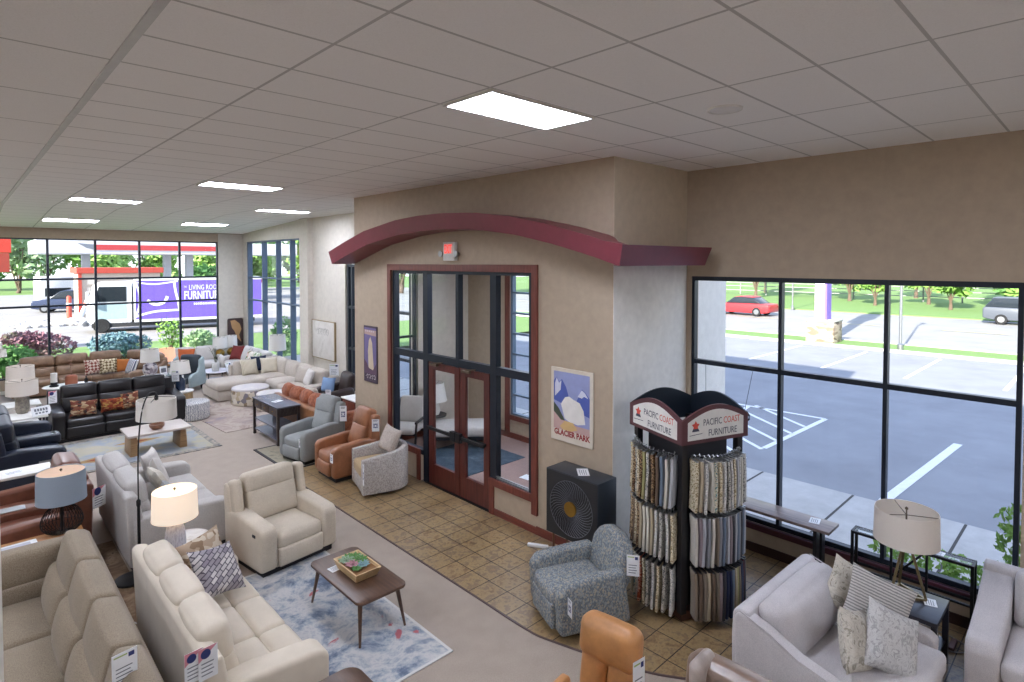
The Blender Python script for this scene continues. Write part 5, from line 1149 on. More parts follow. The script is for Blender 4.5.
plan = {(0, 0): (['beige leaf', 'sand twill', 'grey medallion', 'ivory linen sample', 'teal vine', 'beige leaf', 'grey medallion', 'black white', 'grey medallion', 'beige leaf', 'silver', 'grey medallion', 'ivory linen sample', 'black white', 'grey medallion'], 'cream and grey patterned fabric sample on the top right tier of the rack'),
        (0, 1): (['brown ikat', 'beige leaf', 'sand twill', 'brown ikat', 'black white', 'beige leaf', 'brown ikat', 'olive gold', 'black white', 'brown ikat', 'mocha', 'stone blue', 'ivory linen sample', 'silver'], 'beige and brown patterned fabric sample on the top left tier of the rack'),
        (1, 0): (['ivory linen sample', 'mauve grey', 'silver', 'pewter', 'ivory linen sample', 'taupe', 'pewter', 'stone blue', 'silver', 'mauve grey', 'charcoal', 'silver', 'stone blue', 'pewter', 'charcoal', 'stone blue', 'silver'], 'plain grey to stone blue fabric sample on the middle right tier of the rack'),
        (1, 1): (['brown ikat', 'beige leaf', 'brown ikat', 'mocha', 'beige leaf', 'brown ikat', 'sand twill', 'ivory linen sample', 'ivory linen sample', 'sand twill', 'grey medallion', 'black white', 'grey medallion', 'beige leaf'], 'brown to cream fabric sample on the middle left tier of the rack'),
        (2, 0): (['taupe', 'mocha', 'taupe', 'sand twill', 'mocha', 'taupe', 'mauve grey', 'charcoal', 'navy sample', 'navy sample', 'stone blue', 'sand twill', 'olive gold', 'taupe', 'navy sample', 'navy sample', 'burgundy', 'charcoal'], 'plain brown taupe or navy fabric sample on the bottom right tier of the rack'),
        (2, 1): (['taupe', 'grey medallion', 'beige leaf', 'sand twill', 'teal vine', 'grey medallion', 'coral dot', 'beige leaf', 'black white', 'grey medallion', 'beige leaf', 'black white', 'grey medallion'], 'light patterned fabric sample on the bottom left tier of the rack')}
KP = {'sand twill': 'sand beige', 'ivory linen sample': 'ivory white', 'pewter': 'pewter grey', 'mocha': 'dark brown', 'navy sample': 'navy blue', 'stone blue': 'stone blue', 'olive gold': 'olive gold', 'mauve grey': 'mauve grey', 'burgundy': 'burgundy red', 'silver': 'silver grey', 'charcoal': 'charcoal', 'taupe': 'taupe brown', 'beige leaf': 'beige leaf print', 'brown ikat': 'brown speckled', 'black white': 'dark and light speckled', 'teal vine': 'teal flecked', 'coral dot': 'coral red', 'grey medallion': 'pale grey patterned'}
GN = {0: 'top', 1: 'middle', 2: 'bottom'}
for (ti, side), (kinds, lab) in plan.items():
    zt, hh = TIERS[ti]; n = len(kinds)
    for i, k in enumerate(kinds):
        q = (i+.5)/n; s = .055+(RS-.085)*q
        if side == 1: s = RS+.03-(RS+.015)*q
        bl = -.05-(.13 if ti < 2 else .16)*math.sin(PI*min(1, max(0, s/RS)))
        p = RN+(e1*s+e2*bl if side == 0 else e2*s+e1*bl); p.z = zt+rnd.uniform(-.012, .008)
        ang = (ra if side == 0 else ra+PI/2)+(s/RS-.5)*(-.8 if side == 1 else .8)*(1 if side == 0 else 1)+rnd.uniform(-.1, .1)
        if side == 1: ang = ra-PI/2+.5+(.5-s/RS)*.25+rnd.uniform(-.1, .1)
        swatch(k, hh, p, ang, '%s fabric sample hanging on the %s %s tier of the rack' % (KP[k], GN[ti], ('right', 'left')[side]), '%s fabric samples on the %s %s tier' % (KP[k], GN[ti], ('right', 'left')[side]), .15, rnd.uniform(-.03, .03))
t = thing('hanging_sign', 'thin black sign frame hung on two wires in the front window, behind the rack', 'sign', (7.36, 3.6, 0))
b = new(); tube(b, [(0, y, z) for y, z in ((-.3, 1.86), (-.33, 1.82), (-.33, 1.77), (-.29, 1.73), (.29, 1.73), (.33, 1.77), (.33, 1.84), (.29, 1.88))], .012, 6, closed=True); obj('sign_frame', b, m_black, t)
for y0, y1 in ((-.27, -.33), (.27, .33)): b = new(); tube(b, [(0, y0, 1.87), (.1, y1, 2.4)], .003, 5); obj('wire', b, m_black, t)
# ------------------------------------------------------------------ lower right: chair and a half, tables, sofa
f_sky = fabric('pale lilac grey linen', 'd2cdcc', 'bfbabc')
t = thing('loveseat', 'pale grey loveseat piled with patterned pillows in front of the window', 'sofa', (5.5, 1.58, .006), R(-2)); t.scale = (.96, 1, .93)
b = new(); box(b, -.72, .72, -.56, .6, .05, .3, bev=.02); obj('base', b, f_sky, t)
b = new(); prism(b, [(.42, .05), (.66, .05), (.67, .6), (.66, .84), (.6, .88), (.52, .87), (.44, .5)], -.75, .75, 'x', .03, 3); obj('outer_back', b, f_sky, t)
for sx in (-1, 1):
    b = new(); prism(b, [(-.5, .05), (-.52, .52), (-.47, .57), (-.2, .59), (.1, .66), (.35, .78), (.6, .86), (.64, .8), (.62, .05)], sx*.69-.075, sx*.69+.075, 'x', .025, 3); obj('arm', b, f_sky, t)
    b = new(); tube(b, [(sx*.76, y, z) for y, z in ((-.52, .53), (-.47, .575), (-.2, .6), (.1, .67), (.35, .79), (.58, .87))], .006, 6); obj('piping', b, f_sky, t)
b = new(); rbox(b, (0, -.09, .4), (1.22, 1.04, .2), .06, (0, .01, .03)); obj('seat_cushion', b, f_sky, t)
b = new(); rbox(b, (0, 0, 0), (1.2, .27, .5), .09, (0, .08, .03), T((0, .36, .68), rx=-.2)); obj('back_cushion', b, f_sky, t)
m_p1 = checks('grey ribbed stripe cloth', 'c9c6c0', '8f8d8c', 13, 'wave', up=False, band='Z', dist=1.2); m_p2 = spots('silver damask cloth', [(.3, 'b5b4b4'), (.5, 'd0cfcd'), (.6, 'a09f9f'), (.75, 'c9c8c6')], 14, 3, dist=2); m_p3 = spots('beige crackle cloth', [(.3, 'a8a091'), (.5, 'cfc9bd'), (.62, '8f897c'), (.75, 'c2bbad')], 10, 4, dist=2)
pillow('large grey striped pillow leaning at the right of the pale grey loveseat', (5.8, 1.42, .75), .56, .56, .16, m_p1, rx=-.35, rz=R(-58), ry=.38)
pillow('crackle print pillow behind the large striped one', (5.9, 1.66, .78), .46, .46, .13, m_p3, rx=-.3, rz=R(-50), ry=.5)
pillow('beige crackle pillow at the left arm of the pale grey loveseat', (5.28, 1.44, .69), .48, .48, .15, m_p3, rx=-.3, rz=R(-8), ry=.4)
pillow('silver damask pillow in front of the crackle and striped pillows', (5.5, 1.24, .675), .52, .52, .17, m_p2, rx=-.45, rz=R(-38), ry=.5)
t = thing('end_table', 'black two tier end table carrying the bronze frame lamp', 'table', (6.46, 1.39, .006))
m_blk = wood('black stained oak', '2b2a33', '1f1e26', .3, 'Y')
b = new(); box(b, -.27, .27, -.34, .34, .555, .595, bev=.005); obj('table_top', b, m_blk, t)
b = new(); box(b, -.25, .25, -.32, .32, .2, .23); obj('shelf', b, m_blk, t, smooth=False)
for sx in (-.245, .245):
    for sy in (-.315, .315): b = new(); bar(b, (sx, sy, .0), (sx, sy, .555), .045); obj('leg', b, m_blk, t, smooth=False)
paper('two white price cards lying on the black end table', (6.55, 1.17, .602), .3, .14, .1)
t = thing('table_lamp', 'cream drum lamp on an angular bronze frame on the black end table', 'lamp', (6.55, 1.37, .602), .2)
b = new()
for k in range(3):
    a = 2*PI*k/3+.3; c, s = math.cos(a), math.sin(a); a2 = a+2*PI/3
    bar(b, (.17*c, .17*s, .012), (.03*c, .03*s, .5), .022); bar(b, (.17*c, .17*s, .012), (.17*math.cos(a2), .17*math.sin(a2), .012), .022)
    bar(b, (.03*c, .03*s, .5), (.03*math.cos(a2), .03*math.sin(a2), .5), .022)
obj('frame_base', b, plain('dark bronze', '8d7d5c', .35, .7), t, smooth=False)
b = new(); tube(b, [(0, 0, .49), (0, 0, .78)], .008, 8); obj('stem', b, m_bronze, t)
lamp_shade(t, .52, .82, .27, .262, s_cream)
t = thing('console_table', 'narrow glass topped console with black metal frame under the window', 'table', (7.375, 1.5, .006))
b = new()
for x in (-.075, .075):
    for y in (-.54, .54): bar(b, (x, y, 0), (x, y, .75), .028)
for z in (.735,):
    for x in (-.075, .075): bar(b, (x, -.54, z), (x, .54, z), .028)
    for y in (-.54, .54, -.16, .16): bar(b, (-.075, y, z), (.075, y, z), .028)
for y in (-.16, .16): bar(b, (-.075, y, .735), (-.075, y, .33), .022); 
bar(b, (-.075, -.54, .33), (-.075, .54, .33), .022); bar(b, (.075, -.54, .33), (.075, .54, .33), .022); bar(b, (.075, -.16, .735), (.075, .16, .33), .02)
obj('metal_frame', b, m_black, t, smooth=False)
b = new(); box(b, -.062, .062, -.525, .525, .74, .748); obj('glass_top', b, m_glass_t, t, smooth=False)
paper('white price card on the glass topped console', (7.37, 1.3, .7545), 1.57, .2, .1)
t = thing('console_table', 'wood topped console table with black panel legs beneath the window beside the rack', 'table', (7.2, 2.86, .006))
b = new(); box(b, -.17, .17, -.66, .66, .715, .75, bev=.004); obj('table_top', b, wood('grey brown plank', '8f7f78', '6f605b', .35, 'Y'), t)
for y in (-.5, .5):
    for x in (-.09, .09): b = new(); box(b, x-.05, x+.05, y-.02, y+.02, 0, .715); obj('leg', b, m_blackw, t, smooth=False)
paper('white price card on the wood topped console near its end', (7.24, 2.42, .757), .2, .17, .11)
t = thing('sofa', 'pale grey sofa with sloping arm at the right edge of the view', 'sofa', (0, 0, .006))
b = new(); box(b, 6.3, 7.2, -1.0, .7, .06, .3, bev=.02); obj('base', b, f_sky, t)
b = new(); prism(b, [(6.2, .06), (6.17, .5), (6.22, .58), (6.4, .6), (6.75, .68), (7.1, .82), (7.25, .84), (7.27, .06)], .62, .86, 'y', .035, 4); obj('arm', b, f_sky, t)
b = new(); prism(b, [(7.05, .06), (7.3, .06), (7.32, .8), (7.26, .9), (7.15, .88), (7.05, .5)], -1.0, .86, 'y', .03, 3); obj('outer_back', b, f_sky, t)
for i in range(2): b = new(); rbox(b, (6.62, .21-.83*i, .4), (.92, .82, .2), .06, (.01, 0, .03)); obj('seat_cushion', b, f_sky, t)
for i in range(2): b = new(); rbox(b, (0, 0, 0), (.24, .8, .52), .09, (.06, 0, .03), T((7.0, .21-.83*i, .72), ry=.2)); obj('back_cushion', b, f_sky, t)
t = thing('extension_cord', 'tangle of grey power plugs and cords on the tiles behind the black end table', 'cord'); b = new()
tube(b, smooth_path([(6.85, 1.2, .018), (6.95, 1.0, .018), (7.1, .95, .018), (7.2, 1.2, .018), (7.0, 1.3, .018), (6.9, 1.05, .022)], 6), .007, 6); obj('cable', b, plain('grey cord', '8d8a88', .5), t)
b = new(); box(b, 6.92, 7.12, 1.04, 1.09, .008, .05, bev=.008, m=None); obj('plug_block', b, plain('brown plug', '6b4a45', .5), t)
# ------------------------------------------------------------------ inside the vestibule
rug('blue rug inside the glass vestibule', 6.3, 7.9, 7.9, 9.5, spots('slate blue rug', [(.35, '33424f'), (.6, '4c5a66'), (.75, '8a979e')], 3, 5), z=.005)
t = thing('daybed', 'cream upholstered daybed on dark legs inside the glass vestibule', 'bench', (7.55, 9.35, .005), -.7)
b = new(); rbox(b, (0, 0, .36), (1.4, .8, .18), .06, (0, 0, .02)); obj('seat_cushion', b, f_white, t)
b = new(); box(b, -.66, .66, -.36, .36, .2, .28, bev=.01); obj('frame', b, m_blackw, t, smooth=False)
for sx in (-.6, .6):
    for sy in (-.32, .32): b = new(); bar(b, (sx, sy, .012), (sx, sy, .22), .04); obj('leg', b, m_blackw, t, smooth=False)
t = thing('armchair', 'slim cream armchair with dark wooden frame inside the vestibule, left pane', 'armchair', (6.55, 9.95, .005), -1.0)
b = new()
for sx in (-.3, .3): bar(b, (sx, -.3, 0), (sx, -.2, .6), .035); bar(b, (sx, .4, 0), (sx, .22, .62), .035); bar(b, (sx, -.25, .6), (sx, .3, .62), .04); bar(b, (sx, .22, .4), (sx, .42, .95), .035)
bar(b, (-.3, -.22, .36), (.3, -.22, .36), .04); bar(b, (-.3, .25, .34), (.3, .25, .34), .04); obj('frame', b, m_blackw, t, smooth=False)
b = new(); rbox(b, (0, 0, .43), (.54, .58, .13), .05, (0, 0, .02)); obj('seat_cushion', b, f_white, t)
b = new(); rbox(b, (0, 0, 0), (.54, .13, .55), .05, (0, .02, 0), T((0, .3, .74), rx=-.3)); obj('back_cushion', b, f_white, t)
t = thing('side_table', 'dark side table under the white lamp inside the vestibule', 'table', (7.35, 10.1, .005)); b = new(); lathe(b, [(0, .5), (.26, .5), (.26, .53), (0, .53)], 28); obj('table_top', b, m_blackw, t)
b = new(); lathe(b, [(0, 0), (.16, 0), (.16, .02), (.03, .05), (.03, .5)], 20); obj('pedestal', b, m_blackw, t)
table_lamp('white tapered lamp seen through the glass doors inside the vestibule', (7.35, 10.1, .536), [(0, 0), (.1, 0), (.13, .08), (.1, .2), (.03, .28)], m_white, .3, .68, .27, .2, s_white)
t = thing('paper_card', 'small white card on the mauve carpet behind the right hand glass pane', 'card', (7.2, 7.15, .0045), .1); b = new(); box(b, -.1, .1, -.1, .1, 0, .004); obj('card', b, m_paper, t, smooth=False)

# ------------------------------------------------------------------ outdoors, window side
GZ = -.12
def ground(name, x0, x1, y0, y1, z, mat, th=.1):
    b = new(); box(b, x0, x1, y0, y1, z-th, z); return struct(name, b, mat)
ground('ground_parking_lot', 10.75, 29.2, -45, 23.0, GZ, m_asph); ground('ground_sidewalk', 8.25, 10.75, -45, 23.7, GZ+.03, m_conc)
ground('ground_planting', XW+.2, 8.25, -45, 4.26, GZ+.03, spots('bark mulch', [(.3, '5d4a3b'), (.7, '7c6653')], 20, 5))
ground('ground_curb', 29.2, 29.45, -45, 40, GZ+.12, m_conc); ground('ground_verge', 29.45, 31.6, -45, 40, GZ+.08, m_grass); ground('ground_curb_road', 31.6, 31.9, -45, 40, GZ+.1, m_conc)
ground('ground_road', 31.9, 50, -60, 60, GZ-.02, spots('pale road', [(.3, '96948f'), (.7, 'a5a39f')], .6, 6)); ground('ground_far_grass', 50, 150, -90, 110, GZ+.05, m_grass)
b = new()
def stripe(xa, ya, xb, yb, w=.12):
    a, c = Vector((xa, ya, 0)), Vector((xb, yb, 0)); d = (c-a).normalized(); s = Vector((-d.y, d.x, 0))*w/2
    b.faces.new([b.verts.new(Vector((p.x, p.y, GZ+.006))) for p in (a-s, c-s, c+s, a+s)])
for y in (10.25, 7.55, 4.93, 2.34, -.25, -2.85): stripe(23.0, y, 28.6, y)
stripe(10.9, 2.6, 15.5, 2.33, .16); stripe(12.2, 5.1, 15.6, 5.0); stripe(15.6, 5.0, 15.5, 7.4); stripe(11, 6.2, 15.5, 6.9)
for k in range(5): stripe(11.3+k*.8, 5.1, 12.5+k*.8, 6.8, .1)
stripe(10.9, 0.2, 15.5, 0.1, .14); obj('parking_lines', b, m_line, smooth=False)['kind'] = 'structure'
b = new()
for y in range(-44, 60, 6): stripe(40.8, y, 40.8, y+3, .15)
obj('road_lines', b, plain('faded yellow paint', 'd9c98a', .8), smooth=False)['kind'] = 'structure'
b = new(); 
for v in range(-24, 15): box(b, 8.26, 10.74, v*1.5-.018, v*1.5+.018, GZ+.03, GZ+.032)
obj('trim_sidewalk_joints', b, plain('joint', '4d4a47', .9), smooth=False)['kind'] = 'structure'
def leafcloud(b, c, r, n, s, rnd, flat=1.0):
    for _ in range(n):
        d = Vector((rnd.gauss(0, 1), rnd.gauss(0, 1), rnd.gauss(0, 1))).normalized(); q = rnd.uniform(.55, 1)**.5
        p = Vector(c)+Vector((d.x*r[0], d.y*r[1], d.z*r[2]))*q
        a = Vector((rnd.gauss(0, 1), rnd.gauss(0, 1), rnd.gauss(0, 1))).normalized(); e = a.orthogonal().normalized(); k = s*rnd.uniform(.6, 1.3)
        b.faces.new([b.verts.new(x) for x in (p-a*k, p-e*k*.5, p+a*k, p+e*k*.5)])
GR = [spots('leaf green %d' % i, [(.3, c1), (.7, c2)], 1.5, 4, bs=0) for i, (c1, c2) in enumerate((('5f8a40', '8fb45c'), ('6f9a4a', 'a5c470'), ('4c7a46', '7aa35e'), ('7a9a6a', 'a9bd93')))]
m_bark = plain('bark brown', '6b5a4c', .9)
def tree(label, x, y, h, r, mt, seed, n=900, leaf=.32, trunk=.35, name='tree', group='trees beyond the road', z=GZ):
    t = thing(name, label, 'tree', (x, y, z), 0, group); rnd = random.Random(seed)
    b = new(); tube(b, [(0, 0, 0), (.05*r, 0, h*trunk), (.1*r, .05*r, h*.7)], .07*r+.04, 8, r1=.03*r); 
    for k in range(4): a = k*1.7; tube(b, [(0, 0, h*trunk*.9), (.4*r*math.cos(a), .4*r*math.sin(a), h*.62)], .035*r, 6, r1=.012*r)
    obj('trunk', b, m_bark, t)
    b = new()
    for k in range(7):
        a = rnd.uniform(0, 6.28); q = rnd.uniform(.2, .6)*r; zz = h*(trunk+.1)+(h*(.85-trunk))*rnd.uniform(.15, .85)
        leafcloud(b, (q*math.cos(a), q*math.sin(a), zz), (r*.55, r*.55, h*.2), n//7, leaf, rnd)
    obj('crown', b, mt, t, smooth=False); return t
k = 0
for x, y, h, r, mi in ((62, 27, 7, 4, 0), (64, 18.5, 6, 3.6, 1), (59, 15, 4.5, 2.6, 0), (64, 12, 5, 3, 1), (58, 9.4, 4.6, 2.6, 0), (63, 6.4, 5.2, 3.4, 2), (58, 3.9, 4.6, 3.2, 0), (63, 1.2, 5.4, 3.6, 1), (57, -.8, 4.4, 3, 0), (64, -4, 6, 3.8, 2), (70, 23, 6.5, 3.8, 3), (74, 31, 8, 4, 3), (74, 15, 7, 4, 2), (73, 7, 6.5, 4, 0), (73, -.5, 6.5, 4, 1)):
    k += 1; tree('green roadside tree in the grass beyond the road, seen through the front window', x, y, h, r*.62, GR[mi], k, 900, .34, .14)
t = thing('fence', 'low grey rail fence beyond the road', 'fence', (67, 0, 0)); b = new()
for z in (.5, 1.0, 1.4): bar(b, (0, -20, z), (0, 40, z), .08)
obj('rail', b, plain('grey fence', '9a9a97', .8), t)
for i in range(21): b = new(); bar(b, (.06, -20+i*3, 0), (.06, -20+i*3, 1.6), .12); obj('post', b, plain('grey post', '8f8f8c', .8), t)
t = thing('pole_sign', 'purple and white sign pole on a stacked stone base by the parking lot', 'sign', (30.3, 9.85, GZ+.08))
b = new(); box(b, -.62, .62, -.62, .62, 0, 1.0, bev=.03); obj('stone_base', b, m_stone, t)
b = new(); box(b, -.66, .66, -.66, .66, 1.0, 1.08, bev=.02); obj('cap_stone', b, m_conc, t)
b = new(); box(b, -.3, .3, -.12, .32, 1.08, 7.5); obj('pole', b, plain('pale lilac pole', 'd9d6e6', .6), t, smooth=False)
b = new(); box(b, -.31, .31, -.22, -.12, 1.08, 7.5); obj('purple_edge', b, plain('purple panel', '7a62b8', .5), t, smooth=False)
b = new(); box(b, -1.8, 1.8, -.3, .38, 5.8, 8.6, bev=.05); obj('sign_box', b, plain('purple sign', '6a50b0', .5), t, smooth=False)
for x, y, lb in ((29.9, 6.6, 'thin grey street lamp post on the verge right of the sign pole'), (49.5, 18.5, 'thin white utility post beyond the road at left'), (54, 3.2, 'slim pale post in the far grass at right')):
    t = thing('street_lamp' if x < 40 else 'utility_post', lb, 'post', (x, y, GZ)); b = new(); lathe(b, [(0, 0), (.12, 0), (.12, .3), (.06, .35), (.045, 5.8), (0, 5.8)], 12); obj('pole', b, m_steel, t)
    if x < 40: b = new(); bar(b, (0, 0, 5.75), (1.2, 0, 5.9), .08); box(b, 1.0, 1.6, -.12, .12, 5.85, 5.97, bev=.02); obj('lamp_arm', b, m_steel, t)
def car(name, label, loc, rz, mt, kind='car', prof=None, w=1.8, roof=None, glassp=None, wheels=(.85, 3.5), wr=.33, cat='car'):
    t = thing(name, label, cat, loc, rz)
    b = new(); prism(b, prof, -w/2, w/2, 'y', .07, 3); obj('body', b, mt, t)
    b = new(); prism(b, roof, -w/2+.1, w/2-.1, 'y', .08, 3); o = obj('cabin', b, plain('car glass', '2a3138', .15), t)
    b = new(); prism(b, glassp, -w/2+.14, w/2-.14, 'y', .04, 2); obj('roof_panel', b, mt, t)
    for x in wheels:
        for s in (-1, 1):
            b = new(); lathe(b, [(0, -.11), (wr*.9, -.11), (wr, -.07), (wr, .07), (wr*.9, .11), (0, .11)], 24, T((x, s*(w/2-.08), wr), rx=PI/2)); wo = obj('wheel', b, plain('tyre rubber', '1c1c1e', .8), t)
            b = new(); lathe(b, [(0, -.12), (wr*.55, -.12), (wr*.6, -.1), (wr*.6, .1), (wr*.55, .12), (0, .12)], 16, T((x, s*(w/2-.08), wr), rx=PI/2)); obj('rim', b, m_steel, wo)
    for x, mm in ((.0, plain('headlamp', 'e8e8e6', .2)), (prof[1][0] if False else 4.35, plain('tail lamp', 'a02020', .3))):
        for s in (-1, 1): b = new(); box(b, x-.02 if x else -.03, x+.06, s*w*.38-.15, s*w*.38+.15, .62, .75, bev=.02); obj('lamp', b, mm, t)
    return t
sedan = [(0, .3), (0, .62), (.1, .75), (1.1, .88), (3.7, .92), (4.35, .88), (4.4, .6), (4.38, .3), (3.9, .22), (.4, .22)]; s_roof = [(1.1, .86), (1.75, 1.33), (2.2, 1.4), (3.1, 1.38), (3.85, .9)]; s_rp = [(1.72, 1.34), (2.2, 1.43), (3.1, 1.41), (3.2, 1.34)]
suv = [(0, .35), (0, .8), (.12, .95), (1.1, 1.05), (4.3, 1.1), (4.42, 1.0), (4.42, .4), (3.9, .28), (.4, .28)]; v_roof = [(1.05, 1.03), (1.75, 1.62), (2.2, 1.7), (3.9, 1.66), (4.36, 1.08)]; v_rp = [(1.72, 1.63), (2.2, 1.74), (3.9, 1.7), (4.0, 1.62)]
car('car', 'red car driving along the road beyond the parking lot', (42.6, 21.6, GZ-.02), R(-90), plain('red paint', 'b8343a', .3), prof=sedan, roof=s_roof, glassp=s_rp)
car('car', 'dark suv half cut by the right window frame on the far road', (48.2, 1.6, GZ-.02), R(90), plain('graphite paint', '5a5f68', .3), prof=suv, roof=v_roof, glassp=v_rp)
for i, (x, y) in enumerate([(7.97, .88+.24*k) for k in range(5)]):
    t = thing('low_shrub', 'low green ground cover plant against the window glass, behind the glass console', 'plant', (x, y, GZ+.03), 0, 'ground cover under the front window'); b = new(); rnd = random.Random(i); leafcloud(b, (0, 0, .36), (.2, .2, .3), 220, .04, rnd); tube(b, [(0, 0, 0), (0, 0, .2)], .01, 5); obj('leaves', b, GR[1], t, smooth=False)
t = thing('climbing_shrub', 'taller green leafy shrub at the right edge of the front window', 'plant', (7.98, .62, GZ+.03)); b = new(); rnd = random.Random(9)
for z in (.3, .6, .9, 1.15): leafcloud(b, (.02*z, .05, z), (.17, .2, .2), 130, .045, rnd)
tube(b, [(0, 0, 0), (.02, .03, 1.1)], .015, 6); obj('leaves', b, GR[1], t, smooth=False)

# ------------------------------------------------------------------ outdoors, back window side
ground('ground_back_lawn', -40, 30, YB+.3, 33, GZ, m_grass); ground('ground_drive', -60, 30, 33, 43, GZ, spots('pale drive', [(.3, '96918b'), (.7, 'a8a49f')], .8, 6)); ground('ground_station_lot', -60, 60, 43, 90, GZ, spots('pale lot', [(.3, '96938f'), (.7, 'a6a39f')], .6, 6)); ground('ground_far_lot', -90, 90, 90, 160, GZ, m_grass)
def shrub(label, x, y, rx, ry, rz_, mt, n, leaf, seed, group=None):
    t = thing('shrub', label, 'shrub', (x, y, GZ), 0, group); b = new(); rnd = random.Random(seed)
    for k in range(6): leafcloud(b, (rnd.uniform(-.5, .5)*rx, rnd.uniform(-.4, .4)*ry, rz_*rnd.uniform(.5, .9)), (rx*.6, ry*.6, rz_*.55), n//6, leaf, rnd)
    obj('foliage', b, mt, t, smooth=False)
    b = new()
    for k in range(5): tube(b, [(0, 0, 0), (rx*.4*math.cos(k*1.3), ry*.4*math.sin(k*1.3), rz_*.7)], .03, 5, r1=.01)
    obj('stems', b, m_bark, t); return t
m_barb = spots('barberry leaf', [(.3, '6f4a55'), (.5, '8d6a72'), (.7, '5f6f50')], 1.2, 3, bs=0); m_jun = spots('juniper', [(.3, '4f6f78'), (.7, '7f9ca0')], 2, 4, bs=0)
shrub('plum red barberry shrub outside the left back window', 2.1, 28.6, 1.15, 1.0, .95, m_barb, 2200, .09, 1); shrub('dark green shrub left of the plum barberry outside', 1.0, 25.2, .9, .8, .9, GR[2], 1400, .09, 2)
shrub('blue green juniper outside behind the camel sectional', 4.85, 27.8, 1.2, 1.0, .75, m_jun, 2000, .09, 3); shrub('pale green bush outside the right end of the back window', 7.4, 26.6, .8, .7, .8, GR[3], 1200, .08, 4)
shrub('tall green shrub at the far left of the back window', .6, 33.2, .8, .8, 1.9, GR[3], 1000, .12, 5)
shrub('small green shrub beside the kiosk bollards', 7.4, 46, .9, .7, .7, GR[1], 600, .12, 6)
tree('small young tree just outside the back window', 5.95, 25.4, 1.95, .55, GR[0], 77, 420, .07, .25, group='young trees by the window', z=GZ)
b = new(); rnd = random.Random(3)
for i in range(220):
    x, y, r = rnd.uniform(2.2, 6.2), rnd.uniform(44.5, 48.5), rnd.uniform(.1, .26)
    bmesh.ops.create_icosphere(b, subdivisions=1, radius=r, matrix=Matrix.Translation((x, y, GZ+r*.3)) @ Matrix.Rotation(rnd.uniform(0, 3), 4, 'Z') @ Matrix.Diagonal((1.3, 1, .7, 1)))
o = obj('landscape_rocks', b, spots('pale rock', [(.3, 'a9a49c'), (.7, 'cfcbc4')], 1.5, 4)); meta(o, 'bed of pale landscaping rocks by the driveway', 'rocks', None, 'stuff')
# box truck
t = thing('truck', 'purple box truck with white furniture store lettering parked outside the back window', 'truck', (6.5, 39.6, GZ), R(-14))
m_pur = plain('purple livery', '6a55c0', .45); m_tw = plain('truck white', 'e4e6ea', .35); m_tg = plain('truck glass', '262d33', .12)
b = new(); box(b, 1.0, 7.6, -1.2, 1.2, .62, 2.92, bev=.03); obj('cargo_box', b, m_pur, t, smooth=False)
b = new(); box(b, .98, 7.62, -1.22, 1.22, 2.86, 3.0, bev=.01); box(b, .98, 7.62, -1.22, 1.22, .54, .68); box(b, .96, 1.06, -1.22, 1.22, .68, 2.86); obj('box_rails', b, m_tw, t, smooth=False)
b = new(); prism(b, [(-1.15, .45), (-1.25, 1.1), (-1.2, 1.5), (-.95, 2.6), (-.75, 2.78), (.85, 2.82), (.85, .45)], -1.05, 1.05, 'y', .06, 3); obj('cab', b, m_tw, t)
b = new(); quad(b, [(-1.235, -.92, 1.55), (-1.235, .92, 1.55), (-1.0, .9, 2.55), (-1.0, -.9, 2.55)]); obj('windscreen', b, m_tg, t, smooth=False)
b = new(); prism(b, [(-.85, 1.72), (-.65, 2.55), (.62, 2.55), (.62, 1.72)], -1.075, -1.05, 'y', 0); obj('side_window', b, m_tg, t, smooth=False)
b = new(); prism(b, [(-.85, .75), (-.85, 1.6), (.62, 1.6), (.62, .75)], -1.065, -1.05, 'y', 0); obj('door_panel', b, plain('pale teal door', '9db3b8', .25), t, smooth=False)
b = new(); box(b, -1.28, -1.2, -.75, .75, .75, 1.15, bev=.01); obj('grille', b, plain('teal grey grille', '7f9aa0', .3), t, smooth=False)
b = new(); box(b, -1.38, -1.15, -1.1, 1.1, .4, .64, bev=.03); obj('bumper', b, plain('bumper grey', '55585e', .5), t)
for s_ in (-1, 1): b = new(); box(b, -1.2, -1.08, s_*1.3-.1, s_*1.3+.1, 1.55, 2.3, bev=.02); bar(b, (-1.1, s_*1.0, 1.9), (-1.14, s_*1.25, 1.9), .03); obj('mirror', b, m_tw, t)
for x in (-.55, 5.6):
    for s_ in (-1, 1): b = new(); lathe(b, [(0, -.14), (.36, -.14), (.4, -.08), (.4, .08), (.36, .14), (0, .14)], 24, T((x, s_*.98, .4), rx=PI/2)); obj('wheel', b, plain('truck tyre', '1d1d1f', .8), t)
b = new(); box(b, -1.0, 7.2, -1.05, 1.05, .3, .54); obj('undercarriage', b, plain('chassis', '2b2d31', .7), t, smooth=False)
b = new()    # white pillow outline on the box side
def band(pts, w0):
    P = smooth_path([(1.05+(x-1.1)*.86, 0, z) for x, z in pts], 6); ring = []
    for i, p in enumerate(P):
        d = (P[min(i+1, len(P)-1)]-P[max(i-1, 0)]).normalized(); q = Vector((-d.z, 0, d.x))*w0
        ring.append((b.verts.new((p.x-q.x, -1.215, p.z-q.z)), b.verts.new((p.x+q.x, -1.215, p.z+q.z))))
    for q, r in zip(ring, ring[1:]): b.faces.new([q[0], r[0], r[1], q[1]])
band([(1.1, 2.78), (1.3, 2.2), (1.3, 1.4), (1.1, .9)], .05); band([(1.1, 2.78), (2.2, 2.66), (3.5, 2.82)], .04); band([(1.1, .85), (2.2, 1.1), (3.6, 1.15)], .06); band([(3.3, 2.82), (3.36, 2.3), (3.5, 1.7), (3.6, 1.15)], .06); band([(1.75, 1.75), (2.2, 1.5), (2.7, 1.62), (2.9, 1.95)], .08)
